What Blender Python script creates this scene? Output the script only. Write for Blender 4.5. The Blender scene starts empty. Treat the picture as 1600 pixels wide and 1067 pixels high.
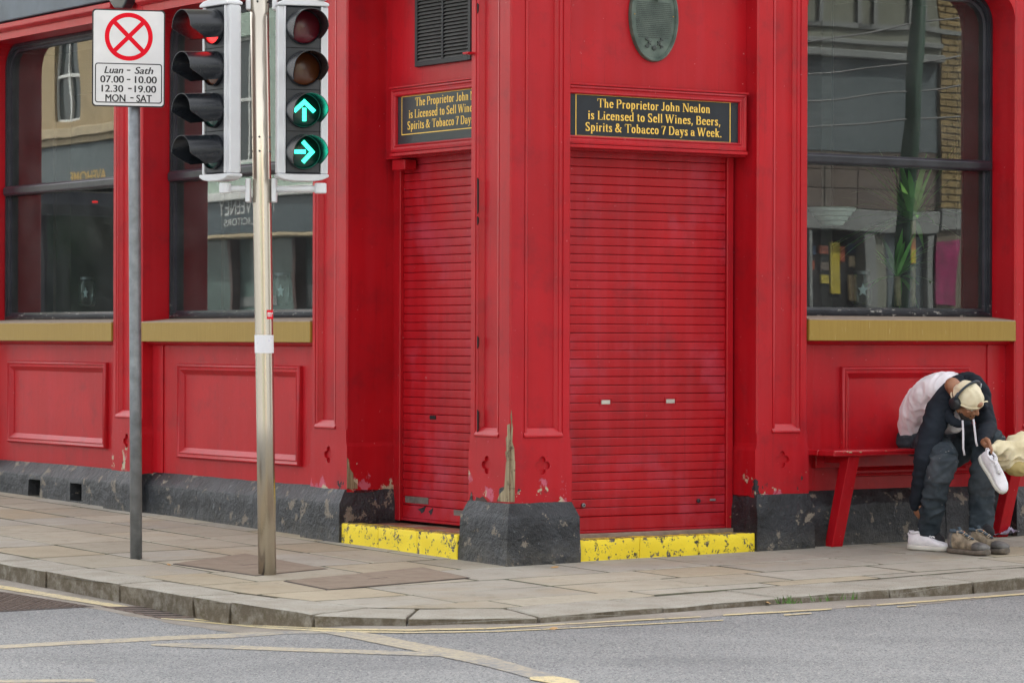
import bpy, bmesh, math, random
from mathutils import Vector, Matrix, noise as mn
random.seed(7)
R_ = math.radians
sc = bpy.context.scene
COL = sc.collection

# ---------------------------------------------------------------- camera
FPX, CX, CY, HC = 4800.0, 800.0, 533.5, 1.343       # focal length in pixels of the 1600 px photograph
PITCH, ROLL = R_(-0.078), R_(0.165)
cam_d = bpy.data.cameras.new('camera'); cam = bpy.data.objects.new('camera', cam_d); COL.objects.link(cam)
cam_d.sensor_width = 36.0; cam_d.lens = 36.0*FPX/1600.0
cam_d.clip_start = 0.1; cam_d.clip_end = 600
CAM_M = Matrix.Rotation(R_(90)+PITCH, 3, 'X') @ Matrix.Rotation(ROLL, 3, 'Z')
cam.matrix_world = Matrix.Translation((0, 0, HC)) @ CAM_M.to_4x4()
sc.camera = cam
cam_d.dof.use_dof = True; cam_d.dof.focus_distance = 18.6; cam_d.dof.aperture_fstop = 8

# ---------------------------------------------------------------- light
SUN_EL, SUN_AZ = R_(48), R_(10)       # azimuth from +Y towards +X: behind the pub, whose fronts stand in soft shade
world = bpy.data.worlds.new('World'); sc.world = world; world.use_nodes = True
wn = world.node_tree.nodes; wl = world.node_tree.links
bg = wn['Background']
sky = wn.new('ShaderNodeTexSky'); sky.sky_type = 'NISHITA'; sky.sun_disc = False
sky.sun_elevation = SUN_EL; sky.sun_rotation = SUN_AZ
sky.air_density = 1.0; sky.dust_density = 4.0; sky.ozone_density = 1.0
hs = wn.new('ShaderNodeHueSaturation'); hs.inputs['Saturation'].default_value = 0.14
wl.new(sky.outputs[0], hs.inputs['Color']); wl.new(hs.outputs[0], bg.inputs[0]); bg.inputs[1].default_value = 0.15
sun_d = bpy.data.lights.new('sun', 'SUN'); sun_d.energy = 3.0; sun_d.angle = R_(1.5); sun_d.color = (1.0, 0.95, 0.88)
sun = bpy.data.objects.new('sun', sun_d); COL.objects.link(sun)
sv = Vector((math.sin(SUN_AZ)*math.cos(SUN_EL), math.cos(SUN_AZ)*math.cos(SUN_EL), math.sin(SUN_EL)))
sun.rotation_euler = sv.to_track_quat('Z', 'Y').to_euler(); sun.location = sv*30
sc.view_settings.view_transform = 'Standard'; sc.view_settings.look = 'None'
sc.view_settings.exposure = 1.93; sc.view_settings.gamma = 1; sc.view_settings.use_curve_mapping = False
sc.cycles.max_bounces = 8; sc.cycles.transparent_max_bounces = 16
sc.cycles.use_denoising = True

# ---------------------------------------------------------------- geometry of the place
def ray(px, py):
    return (CAM_M @ Vector(((px-CX)/FPX, -(py-CY)/FPX, -1.0))).normalized()
CO = Vector((0, 0, HC))
_r = ray(797, 527)
CORNER = Vector((_r.x/_r.y*18.1, 18.1, 0))            # the pub's street corner
class Frame:                                           # a facade: s along it, o outwards, z up
    def __init__(f, o, d, n): f.o, f.d, f.n = Vector(o), Vector(d).normalized(), Vector(n).normalized()
    def W(f, s, o, z): return f.o + f.d*s + f.n*o + Vector((0, 0, z))
    def P(f, px, py, o=0.0):
        r = ray(px, py); a = (CO - f.o - f.n*o).dot(f.n); t = -a/r.dot(f.n)
        h = CO + r*t; return ((h-f.o).dot(f.d), h.z)
    def S(f, px, o=0.0, py=527): return f.P(px, py, o)[0]
    def Z(f, px, py, o=0.0): return f.P(px, py, o)[1]
c_, s_ = 0.83205, 0.5547
FR = Frame(CORNER, (c_, s_, 0), (s_, -c_, 0))
FL = Frame(CORNER, (-s_, c_, 0), (-c_, -s_, 0))
def zg(x, y): return 0.02*(y-18.1)
UX = [(-9, .10), (-3.3, .095), (-2.3, .105), (-1.5, .125), (-1.15, .085), (-.8, .05), (-.3, .035), (.6, .03), (1.3, .035), (1.8, .045), (2.5, .07), (9, .09)]
def ux(x):
    if x <= UX[0][0]: return UX[0][1]
    for (a, va), (b, vb) in zip(UX, UX[1:]):
        if x <= b: return va + (vb-va)*(x-a)/(b-a)
    return UX[-1][1]
def zr(x, y): return zg(x, y) - ux(x)
def G(px, py, dz=0.0):                                 # photograph pixel -> pavement plane
    r = ray(px, py); t = (CO.z - zg(0, 0) - dz)/(-(r.z) + 0.02*r.y)
    return CO + r*t
def GR(px, py, dz=0.004):                              # photograph pixel -> road surface
    t = 15.0; r = ray(px, py)
    for _ in range(12):
        p = CO + r*t; t = (CO.z - (zg(0, 0) - ux(p.x) + dz))/(-r.z + 0.02*r.y)
    return CO + r*t
def AT(px, py, Y): r = ray(px, py); return CO + r*(Y/r.y)

# ---------------------------------------------------------------- object helpers
def tag(o, label=None, cat=None, group=None, kind=None):
    if label: o['label'] = label
    if cat: o['category'] = cat
    if group: o['group'] = group
    if kind: o['kind'] = kind
    return o
def wpos(o):
    p = Vector(o.location); q = o.parent
    while q: p += Vector(q.location); q = q.parent
    return p
def empty(name, loc, **k):
    o = bpy.data.objects.new(name, None); COL.objects.link(o); o.location = loc; o.empty_display_size = .1
    return tag(o, **k)
def link(name, me, m=None, parent=None, loc=(0, 0, 0)):
    o = bpy.data.objects.new(name, me); COL.objects.link(o)
    if m: me.materials.clear(); me.materials.append(m)
    o.location = Vector(loc)
    if parent: o.parent = parent; o.location = Vector(loc) - wpos(parent)
    return o
def mobj(name, verts, faces, m, parent=None, smooth=False, bevel=0, seg=1, origin=None, weld=False, angle=None):
    bm = bmesh.new(); vs = [Vector(v) for v in verts]
    if origin is None:
        n = len(vs); c = sum(vs, Vector())/n; origin = Vector((c.x, c.y, min(v.z for v in vs)))
    origin = Vector(origin)
    bv = [bm.verts.new(v-origin) for v in vs]
    for f in faces:
        try: bm.faces.new([bv[i] for i in f])
        except ValueError: pass
    if weld: bmesh.ops.remove_doubles(bm, verts=bm.verts, dist=1e-5)
    bmesh.ops.recalc_face_normals(bm, faces=bm.faces)
    if bevel:
        es = [e for e in bm.edges if len(e.link_faces) == 2 and e.calc_face_angle(0) > .5]
        bmesh.ops.bevel(bm, geom=es, offset=bevel, segments=seg, profile=.5, affect='EDGES', clamp_overlap=True)
    me = bpy.data.meshes.new(name)
    bm.to_mesh(me); bm.free()
    if smooth: me.shade_smooth()
    if angle: me.shade_smooth(); me.set_sharp_from_angle(angle=R_(angle))
    return link(name, me, m, parent, origin)
BOXF = [(0, 1, 2, 3), (4, 5, 6, 7), (0, 1, 5, 4), (1, 2, 6, 5), (2, 3, 7, 6), (3, 0, 4, 7)]
class MB:
    """collects pieces of one mesh in world coordinates"""
    def __init__(s): s.v = []; s.f = []
    def add(s, v, f): b = len(s.v); s.v += [Vector(p) for p in v]; s.f += [tuple(i+b for i in q) for q in f]; return s
    def fbox(s, F, s0, s1, o0, o1, z0, z1):
        return s.add([F.W(a, b, z) for z in (z0, z1) for a, b in ((s0, o0), (s1, o0), (s1, o1), (s0, o1))], BOXF)
    def prism(s, F, prof, s0, s1):            # profile of (o,z) swept along s
        n = len(prof); v = [F.W(a, o, z) for a in (s0, s1) for o, z in prof]
        return s.add(v, [tuple(range(n)), tuple(range(n, 2*n))] + [(i, (i+1) % n, n+(i+1) % n, n+i) for i in range(n)])
    def column(s, F, plan, z0, z1):           # plan of (s,o) swept up
        n = len(plan); v = [F.W(a, b, z) for z in (z0, z1) for a, b in plan]
        return s.add(v, [tuple(range(n)), tuple(range(n, 2*n))] + [(i, (i+1) % n, n+(i+1) % n, n+i) for i in range(n)])
    def plate(s, F, pts, o0, o1):             # outline of (s,z) with thickness o0..o1
        n = len(pts); v = [F.W(a, o, z) for o in (o0, o1) for a, z in pts]
        return s.add(v, [tuple(range(n)), tuple(range(n, 2*n))] + [(i, (i+1) % n, n+(i+1) % n, n+i) for i in range(n)])
    def rings(s, loops, closed=True, caps=False):  # list of equal length world loops
        n = len(loops[0]); v = [p for l in loops for p in l]; f = []
        for k in range(len(loops)-1):
            for i in range(n if closed else n-1):
                j = (i+1) % n; f.append((k*n+i, k*n+j, (k+1)*n+j, (k+1)*n+i))
        if caps: f += [tuple(range(n)), tuple(range((len(loops)-1)*n, len(loops)*n))]
        return s.add(v, f)
    def tube(s, pts, rad, n=12, caps=True, flat=1.0, up=None):
        pts = [Vector(p) for p in pts]; rad = rad if isinstance(rad, (list, tuple)) else [rad]*len(pts)
        loops = []; ref = Vector(up) if up else None
        for i, p in enumerate(pts):
            t = (pts[min(i+1, len(pts)-1)]-pts[max(i-1, 0)]).normalized()
            if ref is None: ref = Vector((0, 0, 1)) if abs(t.z) < .9 else Vector((1, 0, 0))
            a = t.cross(ref).normalized(); b = a.cross(t).normalized(); ref = b
            loops.append([p + a*math.cos(q)*rad[i] + b*math.sin(q)*rad[i]*flat for q in [2*math.pi*k/n for k in range(n)]])
        return s.rings(loops, caps=caps)
    def obox(s, c, ax, ay, az):               # oriented box, half vectors
        c, ax, ay, az = map(Vector, (c, ax, ay, az))
        return s.add([c+k*az+i*ax+j*ay for k in (-1, 1) for i, j in ((-1, -1), (1, -1), (1, 1), (-1, 1))], BOXF)
    def build(s, name, m, parent=None, **k): return mobj(name, s.v, s.f, m, parent, **k)
def fbox(name, F, s0, s1, o0, o1, z0, z1, m, parent=None, bevel=.004, **k):
    return MB().fbox(F, s0, s1, o0, o1, z0, z1).build(name, m, parent, bevel=bevel, **k)
def copy_tree(o, parent=None, off=None):
    c = o.copy(); COL.objects.link(c)
    if parent: c.parent = parent
    if off: c.location = Vector(c.location)+Vector(off)
    for ch in list(o.children):
        d = ch.copy(); COL.objects.link(d); d.parent = c
        for g in list(ch.children):
            e = g.copy(); COL.objects.link(e); e.parent = d
    return c
def boolean_cut(obj, cutter):
    md = obj.modifiers.new('b', 'BOOLEAN'); md.operation = 'DIFFERENCE'; md.solver = 'EXACT'; md.object = cutter
    bpy.context.view_layer.update()
    dg = bpy.context.evaluated_depsgraph_get()
    me = bpy.data.meshes.new_from_object(obj.evaluated_get(dg)); obj.modifiers.clear(); obj.data = me
    bpy.data.objects.remove(cutter)

# ---------------------------------------------------------------- materials
class NM:
    def __init__(s, name, rough=.5, spec=.5, metal=0.0):
        s.m = bpy.data.materials.new(name); s.m.use_nodes = True; s.nt = s.m.node_tree
        s.b = s.nt.nodes['Principled BSDF']; s.out = s.nt.nodes['Material Output']
        s.b.inputs['Roughness'].default_value = rough; s.b.inputs['Metallic'].default_value = metal
        s.b.inputs['Specular IOR Level'].default_value = spec; s._h = []
    def n(s, t, **k):
        nd = s.nt.nodes.new('ShaderNode'+t)
        for a, b in k.items(): setattr(nd, a, b)
        return nd
    def put(s, sock, v):
        if hasattr(v, 'is_linked'): s.nt.links.new(v, sock)
        elif isinstance(v, (tuple, list)) and len(v) == 3 and sock.type == 'RGBA': sock.default_value = (*v, 1)
        else: sock.default_value = v
    def pos(s, scale=(1, 1, 1), obj=False):
        g = s.n('TexCoord').outputs['Object'] if obj else s.n('NewGeometry').outputs['Position']
        mp = s.n('Mapping'); s.put(mp.inputs['Vector'], g); mp.inputs['Scale'].default_value = scale
        return mp.outputs[0]
    def noise(s, scale, detail=4, rough=.55, v=None, dist=0):
        t = s.n('TexNoise'); t.inputs['Scale'].default_value = scale; t.inputs['Detail'].default_value = detail
        t.inputs['Roughness'].default_value = rough; t.inputs['Distortion'].default_value = dist
        s.put(t.inputs['Vector'], v if v is not None else s.pos()); return t.outputs['Fac']
    def voro(s, scale, v=None, out='Distance'):
        t = s.n('TexVoronoi'); t.inputs['Scale'].default_value = scale
        s.put(t.inputs['Vector'], v if v is not None else s.pos()); return t.outputs[out]
    def step(s, f, a, b):
        r = s.n('MapRange'); s.put(r.inputs[0], f); s.put(r.inputs[1], a); s.put(r.inputs[2], b); return r.outputs[0]
    def math(s, op, a, b=0.0):
        r = s.n('Math', operation=op); s.put(r.inputs[0], a); s.put(r.inputs[1], b); return r.outputs[0]
    def mix(s, f, a, b):
        r = s.n('Mix', data_type='RGBA'); s.put(r.inputs[0], f); s.put(r.inputs[6], a); s.put(r.inputs[7], b); return r.outputs[2]
    def z(s):
        x = s.n('SeparateXYZ'); s.put(x.inputs[0], s.n('NewGeometry').outputs['Position']); return x.outputs[2]
    def rnd(s): return s.n('ObjectInfo').outputs['Random']
    def color(s, c): s.put(s.b.inputs['Base Color'], c); return s
    def rough(s, c): s.put(s.b.inputs['Roughness'], c); return s
    def bump(s, h, strength=.3, dist=.005):
        b = s.n('Bump'); b.inputs['Strength'].default_value = strength; b.inputs['Distance'].default_value = dist
        s.put(b.inputs['Height'], h)
        if s.b.inputs['Normal'].is_linked: s.put(b.inputs['Normal'], s.b.inputs['Normal'].links[0].from_socket)
        s.put(s.b.inputs['Normal'], b.outputs[0]); return s
def plain(name, c, rough=.5, metal=0.0, spec=.5, var=.15, scale=8, bump=.15, emit=None):
    m = NM(name, rough, spec, metal); n = m.noise(scale, 5)
    d = tuple(x*(1-var) for x in c); l = tuple(min(1, x*(1+var)) for x in c)
    m.color(m.mix(m.step(n, .3, .7), d, l))
    if bump: m.bump(m.noise(scale*8, 3), bump, .002)
    if emit: m.put(m.b.inputs['Emission Color'], emit[0]); m.b.inputs['Emission Strength'].default_value = emit[1]
    return m.m
def red_paint(name, base=(.425, .0055, .012), chips=0.0, ztop=.95, fade=.20, gloss=.36, haze=0.0):
    m = NM(name, gloss)
    st = m.noise(1, 6, .6, m.pos((14, 14, .7))); big = m.noise(1.7, 4)
    c = m.mix(m.step(big, .35, .65), tuple(x*.86 for x in base), tuple(x*1.08 for x in base))
    c = m.mix(m.math('MULTIPLY', m.step(st, .45, .8), fade), c, (.47, .05, .075))
    dirt = m.math('MULTIPLY', m.step(m.noise(5, 8, .7), .52, .70), .40)
    c = m.mix(dirt, c, (.16, .012, .018))
    if haze: c = m.mix(m.math('MULTIPLY', m.step(m.noise(2.3, 6, .6), .53, .74), haze), c, (.46, .075, .12))
    c = m.mix(m.math('MULTIPLY', m.step(m.noise(1, 5, .7, m.pos((30, 30, .9))), .60, .72), .35), c, (.13, .006, .010))
    c = m.mix(m.math('MULTIPLY', m.step(m.noise(110, 3), .70, .74), .6), c, (.08, .02, .02))
    h = m.noise(28, 6, .65)
    if chips > 0:
        z = m.z(); f = m.step(z, .37, .66)             # 0 at the foot, 1 higher up
        thr = m.math('ADD', m.math('MULTIPLY', f, .155), .535)
        nn = m.noise(9, 9, .68, m.pos((1, 1, .8)))
        mask = m.step(nn, thr, m.math('ADD', thr, .012))
        pick = m.noise(5, 2)
        under = m.mix(m.step(pick, .46, .50), (.50, .10, .15), (.48, .42, .30))
        under = m.mix(m.step(pick, .56, .58), under, (.03, .03, .035))
        c = m.mix(mask, c, under)
        m.bump(mask, -.8 if False else .8, -.002)
        m.rough(m.mix(mask, (gloss,)*3, (.8,)*3))
    spk = m.math('MULTIPLY', m.step(m.noise(45, 3, .6), .735, .745), .7)
    c = m.mix(spk, c, (.62, .33, .34))
    m.color(c); m.bump(h, .22, .004); m.bump(m.noise(160, 2), .12, .001)
    m.b.inputs['Specular IOR Level'].default_value = .36
    return m.m
RED = red_paint('red_gloss_paint')
RED_CHIP = red_paint('red_paint_chipped', chips=1.0, ztop=.95)
RED_SLAT = red_paint('red_shutter_paint', base=(.41, .004, .010), fade=.45, gloss=.38, haze=.5)
def black_paint():
    m = NM('black_plinth_paint', .42)
    n = m.noise(7, 9, .7); z = m.z()
    c = m.mix(m.step(m.noise(5, 7, .65), .38, .66), (.008, .010, .013), (.032, .036, .044))
    ch = m.step(n, .585, .60); c = m.mix(ch, c, (.22, .19, .155))
    c = m.mix(m.step(m.noise(11, 7, .7), .66, .67), c, (.10, .11, .12))
    c = m.mix(m.step(m.noise(19, 4), .745, .755), c, (.05, .10, .30))
    low = m.math('MULTIPLY', m.step(z, .16, -.02), m.step(m.noise(16, 6, .7), .35, .65))
    c = m.mix(m.math('MULTIPLY', low, .8), c, (.11, .10, .08))
    m.color(c); m.rough(m.mix(ch, (.4,)*3, (.85,)*3))
    m.bump(m.noise(9, 8, .7), 1.0, .03); m.bump(m.noise(60, 4), .5, .004)
    return m.m
BLACK = black_paint()
def frame_paint():
    m = NM('black_window_paint', .3)
    c = m.mix(m.step(m.noise(6, 4), .3, .7), (.010, .012, .018), (.03, .033, .042))
    wear = m.math('MULTIPLY', m.step(m.noise(13, 8, .7, m.pos((1, 1, 2.5))), .60, .62), m.step(m.z(), 1.62, 1.5))
    c = m.mix(wear, c, (.34, .33, .31)); m.color(c); m.bump(m.noise(25, 6), .3, .004); return m.m
WBLACK = frame_paint()
def gold():
    m = NM('gold_sill_paint', .45, metal=0.15)
    st = m.noise(1, 6, .7, m.pos((60, 60, 3)))
    c = m.mix(m.step(st, .25, .85), (.27, .165, .024), (.36, .235, .045))
    c = m.mix(m.math('MULTIPLY', m.step(m.noise(1, 3, .5, m.pos((90, 90, 9))), .68, .74), .5), c, (.5, .4, .2))
    m.color(c); m.bump(st, .15, .002); return m.m
GOLD = gold()
SILLTOP = plain('sill_top_stone', (.30, .235, .18), .8, scale=20)
def yellow(name='yellow_step_paint'):
    m = NM(name, .55); n = m.noise(16, 9, .72)
    zt = m.z(); nz_ = m.n('SeparateXYZ'); m.put(nz_.inputs[0], m.n('NewGeometry').outputs['True Normal']); n = m.math('ADD', n, m.math('MULTIPLY', m.step(nz_.outputs[2], .15, .8), .09)); n = m.math('ADD', n, m.math('MULTIPLY', m.math('SUBTRACT', m.noise(70, 4, .7), .5), .42)); y = m.mix(m.step(m.noise(4, 5), .3, .7), (.80, .60, .018), (.92, .72, .03))
    s = m.mix(m.step(m.noise(20, 5), .4, .6), (.035, .032, .028), (.16, .14, .11))
    g = m.step(n, .572, .590)
    c = m.mix(g, y, s)
    m.color(c); m.bump(g, .7, -.003); m.bump(m.noise(40, 6), .4, .005); return m.m
YEL = yellow()
def stone(name, a, b, stain=(.16, .14, .09), sc_=3.0):
    m = NM(name, .85, .3); n = m.noise(sc_, 8, .65)
    c = m.mix(m.step(n, .3, .7), a, b)
    r = m.rnd(); c = m.mix(m.math('MULTIPLY', r, .55), c, tuple(x*.74 for x in a))
    c = m.mix(m.math('MULTIPLY', m.step(m.noise(1.3, 6, .6), .52, .68), .35), c, (.34, .255, .15))
    c = m.mix(m.math('MULTIPLY', m.step(m.noise(9, 8, .7), .54, .68), .45), c, stain)
    c = m.mix(m.step(m.noise(70, 3), .70, .74), c, tuple(x*.6 for x in a))
    c = m.mix(m.math('MULTIPLY', m.step(m.voro(3.4), .060, .045), .55), c, tuple(x*.45 for x in a))
    c = m.mix(m.math('MULTIPLY', m.step(m.noise(170, 2), .62, .7), .5), c, tuple(min(1, x*1.35) for x in b))
    m.color(c); m.bump(m.noise(34, 7, .7), .5, .006); m.bump(m.noise(160, 3), .3, .002); return m.m
SLABS = [stone('paving_stone_warm', (.33, .295, .23), (.42, .38, .305)), stone('paving_stone_grey', (.31, .285, .24), (.40, .375, .32)),
         stone('paving_stone_buff', (.335, .285, .205), (.43, .375, .28))]
def kerb_mat():
    m = NM('granite_kerb', .75, .4); n = m.noise(5, 8, .65)
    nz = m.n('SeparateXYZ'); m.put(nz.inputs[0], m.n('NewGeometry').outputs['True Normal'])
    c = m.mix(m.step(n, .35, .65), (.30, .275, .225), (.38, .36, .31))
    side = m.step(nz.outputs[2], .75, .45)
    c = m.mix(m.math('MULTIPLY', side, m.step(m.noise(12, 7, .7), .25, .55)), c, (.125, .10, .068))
    c = m.mix(m.step(m.noise(120, 3), .60, .68), c, (.13, .115, .09))
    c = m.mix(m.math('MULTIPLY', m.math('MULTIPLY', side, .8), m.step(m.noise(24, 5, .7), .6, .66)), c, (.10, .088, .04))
    m.color(c); m.bump(m.noise(22, 8, .75), .9, .014); return m.m
KERB = kerb_mat()
MORTAR = plain('dark_joint_sand', (.045, .048, .022), .95, scale=6, var=.5)
MOSS = plain('moss_in_joints', (.10, .13, .035), .95, scale=40, var=.5)
def asphalt():
    m = NM('worn_asphalt', .8, .35)
    c = m.mix(m.step(m.noise(.8, 5), .35, .65), (.188, .193, .194), (.235, .240, .240))
    v = m.voro(135, out='Color'); sp = m.n('SeparateXYZ'); m.put(sp.inputs[0], v)
    c = m.mix(m.math('MULTIPLY', m.step(sp.outputs[0], .72, .85), .7), c, (.32, .315, .30))
    c = m.mix(m.math('MULTIPLY', m.step(m.noise(.45, 7, .6, m.pos((1, 2.5, 1))), .50, .68), .45), c, (.125, .128, .135))
    c = m.mix(m.step(sp.outputs[1], .78, .9), c, (.075, .078, .085))
    c = m.mix(m.math('MULTIPLY', m.step(m.noise(60, 5, .7), .5, .66), .5), c, (.11, .112, .118))
    c = m.mix(m.math('MULTIPLY', m.step(sp.outputs[2], .93, .96), .6), c, (.45, .42, .38))
    m.color(c); m.bump(m.voro(135), .5, .006); m.bump(m.noise(40, 5), .3, .004); return m.m
ASPH = asphalt()
def gutter():
    m = NM('gutter_grit', .9, .3)
    c = m.mix(m.step(m.noise(3, 7), .35, .65), (.21, .185, .155), (.30, .27, .235))
    c = m.mix(m.step(m.noise(110, 3), .60, .7), c, (.11, .10, .085)); m.color(c); m.bump(m.noise(90, 5), .6, .006); return m.m
GUT = gutter()
def road_yellow():
    m = NM('faded_yellow_line', .75, .35)
    n = m.noise(30, 9, .8)
    c = m.mix(m.step(m.noise(2.5, 5), .35, .7), (.56, .46, .24), (.48, .41, .28))
    g = m.mix(m.step(m.noise(80, 3), .4, .6), (.13, .13, .135), (.24, .235, .225))
    c = m.mix(m.step(n, .54, .60), c, g)
    m.color(c); m.bump(m.voro(135), .4, .005); return m.m
RYEL = road_yellow()
def road_yellow2():
    m = NM('worn_away_yellow_line', .8, .35)
    c = m.mix(m.math('ADD', m.step(m.noise(28, 9, .8), .36, .66), m.math('MULTIPLY', m.step(m.noise(1.6, 5), .48, .66), .5)), (.46, .39, .26), (.20, .20, .20))
    m.color(c); m.bump(m.voro(135), .4, .005); return m.m
RYEL2 = road_yellow2()
STEEL = plain('galvanised_steel', (.22, .235, .25), .45, metal=.55, scale=14, var=.25)
STAINL = NM('stainless_steel', .27, metal=1.0)
STAINL.color((.60, .545, .46)); STAINL.bump(STAINL.noise(1, 3, .5, STAINL.pos((260, 260, .6))), .12, .0015); STAINL = STAINL.m
WHITEP = plain('white_plastic', (.64, .65, .67), .4, scale=5, var=.06)
SIGNW = plain('white_sign_face', (.70, .70, .70), .35, scale=9, var=.05)
INK = plain('black_print', (.012, .012, .014), .5, var=.1)
REDINK = plain('red_print', (.74, .0, .015), .6, var=.03, spec=.2)
HEADBLK = plain('black_polycarbonate', (.022, .025, .03), .45, scale=9, var=.3)
HOODM = plain('black_hood_plastic', (.012, .014, .018), .27, scale=9, var=.2)
SIGNBLK = plain('black_sign_board', (.016, .02, .027), .3, scale=4, var=.3)
GOLDLET = plain('gold_lettering', (.88, .56, .09), .45, scale=30, var=.12, bump=0)
BRONZE = NM('green_bronze', .5); BRONZE.color(BRONZE.mix(BRONZE.step(BRONZE.noise(11, 6), .35, .65), (.05, .075, .06), (.11, .145, .118))); BRONZE.bump(BRONZE.noise(60, 4), .25, .002); BRONZE = BRONZE.m
BRONZED = plain('dark_bronze_relief', (.045, .055, .05), .5)
VENT = plain('dark_grey_vent_paint', (.11, .11, .105), .45, scale=20)
VENTD = plain('black_vent_frame', (.012, .013, .016), .5)
DARK = plain('dark_void', (.006, .006, .007), .9, bump=0)
FASC = plain('slate_blue_fascia', (.075, .095, .12), .5, scale=3, var=.25)
PURPLE = plain('purple_jamb_reflection', (.060, .042, .062), .6)  # reflection of the red jamb, put into the lining's colour
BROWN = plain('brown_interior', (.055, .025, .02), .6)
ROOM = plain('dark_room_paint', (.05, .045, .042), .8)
CERAM = plain('worn_red_tile', (.30, .12, .075), .6, scale=25, var=.3)
CERAM2 = plain('worn_step_stone', (.26, .20, .15), .8, scale=12, var=.3)
BROWNCOV = NM('brown_cover_concrete', .85); BROWNCOV.color(BROWNCOV.mix(BROWNCOV.step(BROWNCOV.noise(9, 8, .7), .35, .65), (.19, .145, .105), (.25, .20, .15))); BROWNCOV.bump(BROWNCOV.noise(50, 6), .5, .004); BROWNCOV = BROWNCOV.m
IRON = plain('worn_cast_iron', (.16, .12, .10), .6, metal=.3, scale=30, var=.3)
IRONE = plain('iron_edge', (.07, .055, .05), .7, metal=.2)
TIMBER = NM('rotten_timber', .85); _s = TIMBER.noise(1, 7, .7, TIMBER.pos((70, 70, 4)))
TIMBER.color(TIMBER.mix(TIMBER.step(TIMBER.noise(18, 6, .7), .55, .66), TIMBER.mix(TIMBER.step(_s, .35, .65), (.13, .095, .05), (.40, .33, .21)), (.05, .03, .018))); TIMBER.bump(_s, .8, .004); TIMBER = TIMBER.m
def glass(name, tint=(.80, .90, .88), boost=1.95):
    m = bpy.data.materials.new(name); m.use_nodes = True; nt = m.node_tree
    for n in list(nt.nodes):
        if n.type == 'BSDF_PRINCIPLED': nt.nodes.remove(n)
    fr = nt.nodes.new('ShaderNodeFresnel'); fr.inputs[0].default_value = boost
    t = nt.nodes.new('ShaderNodeBsdfTransparent'); t.inputs[0].default_value = (*tint, 1)
    g = nt.nodes.new('ShaderNodeBsdfGlossy'); g.inputs['Roughness'].default_value = 0.0; g.inputs[0].default_value = (.95, 1, .98, 1)
    nz = nt.nodes.new('ShaderNodeTexNoise'); nz.inputs['Scale'].default_value = 1.1; nz.inputs['Detail'].default_value = 1
    gp = nt.nodes.new('ShaderNodeNewGeometry'); nt.links.new(gp.outputs['Position'], nz.inputs['Vector'])
    bp = nt.nodes.new('ShaderNodeBump'); bp.inputs['Strength'].default_value = .25; bp.inputs['Distance'].default_value = .006
    nt.links.new(nz.outputs['Fac'], bp.inputs['Height']); nt.links.new(bp.outputs[0], g.inputs['Normal'])
    mx = nt.nodes.new('ShaderNodeMixShader')
    nt.links.new(fr.outputs[0], mx.inputs[0]); nt.links.new(t.outputs[0], mx.inputs[1]); nt.links.new(g.outputs[0], mx.inputs[2])
    df = nt.nodes.new('ShaderNodeBsdfDiffuse'); df.inputs[0].default_value = (.6, .62, .62, 1)          # street dust on the pane
    dn = nt.nodes.new('ShaderNodeTexNoise'); dn.inputs['Scale'].default_value = 3.5; dn.inputs['Detail'].default_value = 7; nt.links.new(gp.outputs['Position'], dn.inputs['Vector'])
    dr = nt.nodes.new('ShaderNodeMapRange'); dr.inputs[1].default_value = .35; dr.inputs[2].default_value = .75; dr.inputs[3].default_value = .015; dr.inputs[4].default_value = .05; nt.links.new(dn.outputs['Fac'], dr.inputs[0])
    m2 = nt.nodes.new('ShaderNodeMixShader'); nt.links.new(dr.outputs[0], m2.inputs[0]); nt.links.new(mx.outputs[0], m2.inputs[1]); nt.links.new(df.outputs[0], m2.inputs[2])
    nt.links.new(m2.outputs[0], nt.nodes['Material Output'].inputs[0]); return m
GLASS = glass('window_glass')
# ================================================================ the ground
def lin(a, b, n): return [a+(b-a)*i/(n-1) for i in range(n)]
xs = sorted(set([-70, -40, -25, -15] + lin(-9, 9, 37) + [15, 25, 40, 70] + [a for a, b in UX])); ys = sorted(set([-40, -20, -8, 0, 5] + lin(8, 24, 17) + [30, 40, 60, 100]))
rv = [(x, y, zr(x, y)) for y in ys for x in xs]; nx = len(xs)
road = mobj('road', rv, [(j*nx+i, j*nx+i+1, (j+1)*nx+i+1, (j+1)*nx+i) for j in range(len(ys)-1) for i in range(nx-1)], ASPH, origin=(0, 18, 0), smooth=True)
tag(road, kind='structure')

front_px = [(-700, 742), (-300, 824), (-120, 852), (3, 877), (94, 890), (214, 909), (337, 928), (378, 938), (488, 959.5), (635, 965.5), (843, 964), (1025, 947), (1200, 931), (1370, 917), (1492, 905), (1640, 891), (1900, 868), (2300, 838)]
kw = [.3, .3, .3, .3, .3, .3, .3, .33, .42, .46, .46, .46, .46, .46, .42, .4, .4, .4]
KF = [G(*p) for p in front_px]
for _ in range(60):                                    # keep the kerb line evenly convex
    for i in range(1, len(KF)-1):
        a, b, c = KF[i-1], KF[i], KF[i+1]; t = c-a; cr = t.x*(b.y-a.y)-t.y*(b.x-a.x)
        if cr > -.004*t.length:
            n_ = Vector((t.y, -t.x, 0)).normalized(); b = b+n_*((cr/t.length)+.005); KF[i] = Vector((b.x, b.y, zg(b.x, b.y)))
def inward(i):
    a = KF[max(i-1, 0)]; b = KF[min(i+1, len(KF)-1)]; t = (b-a); t.z = 0; t.normalize(); return Vector((-t.y, t.x, 0))
KI = [KF[i] + inward(i)*kw[i] for i in range(len(KF))]
for p in KI: p.z = zg(p.x, p.y)
pave = empty('pavement', (0, 17, zg(0, 17)), kind='structure')
kerb = empty('kerb', (0, 15, zg(0, 15)), kind='structure')
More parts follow.
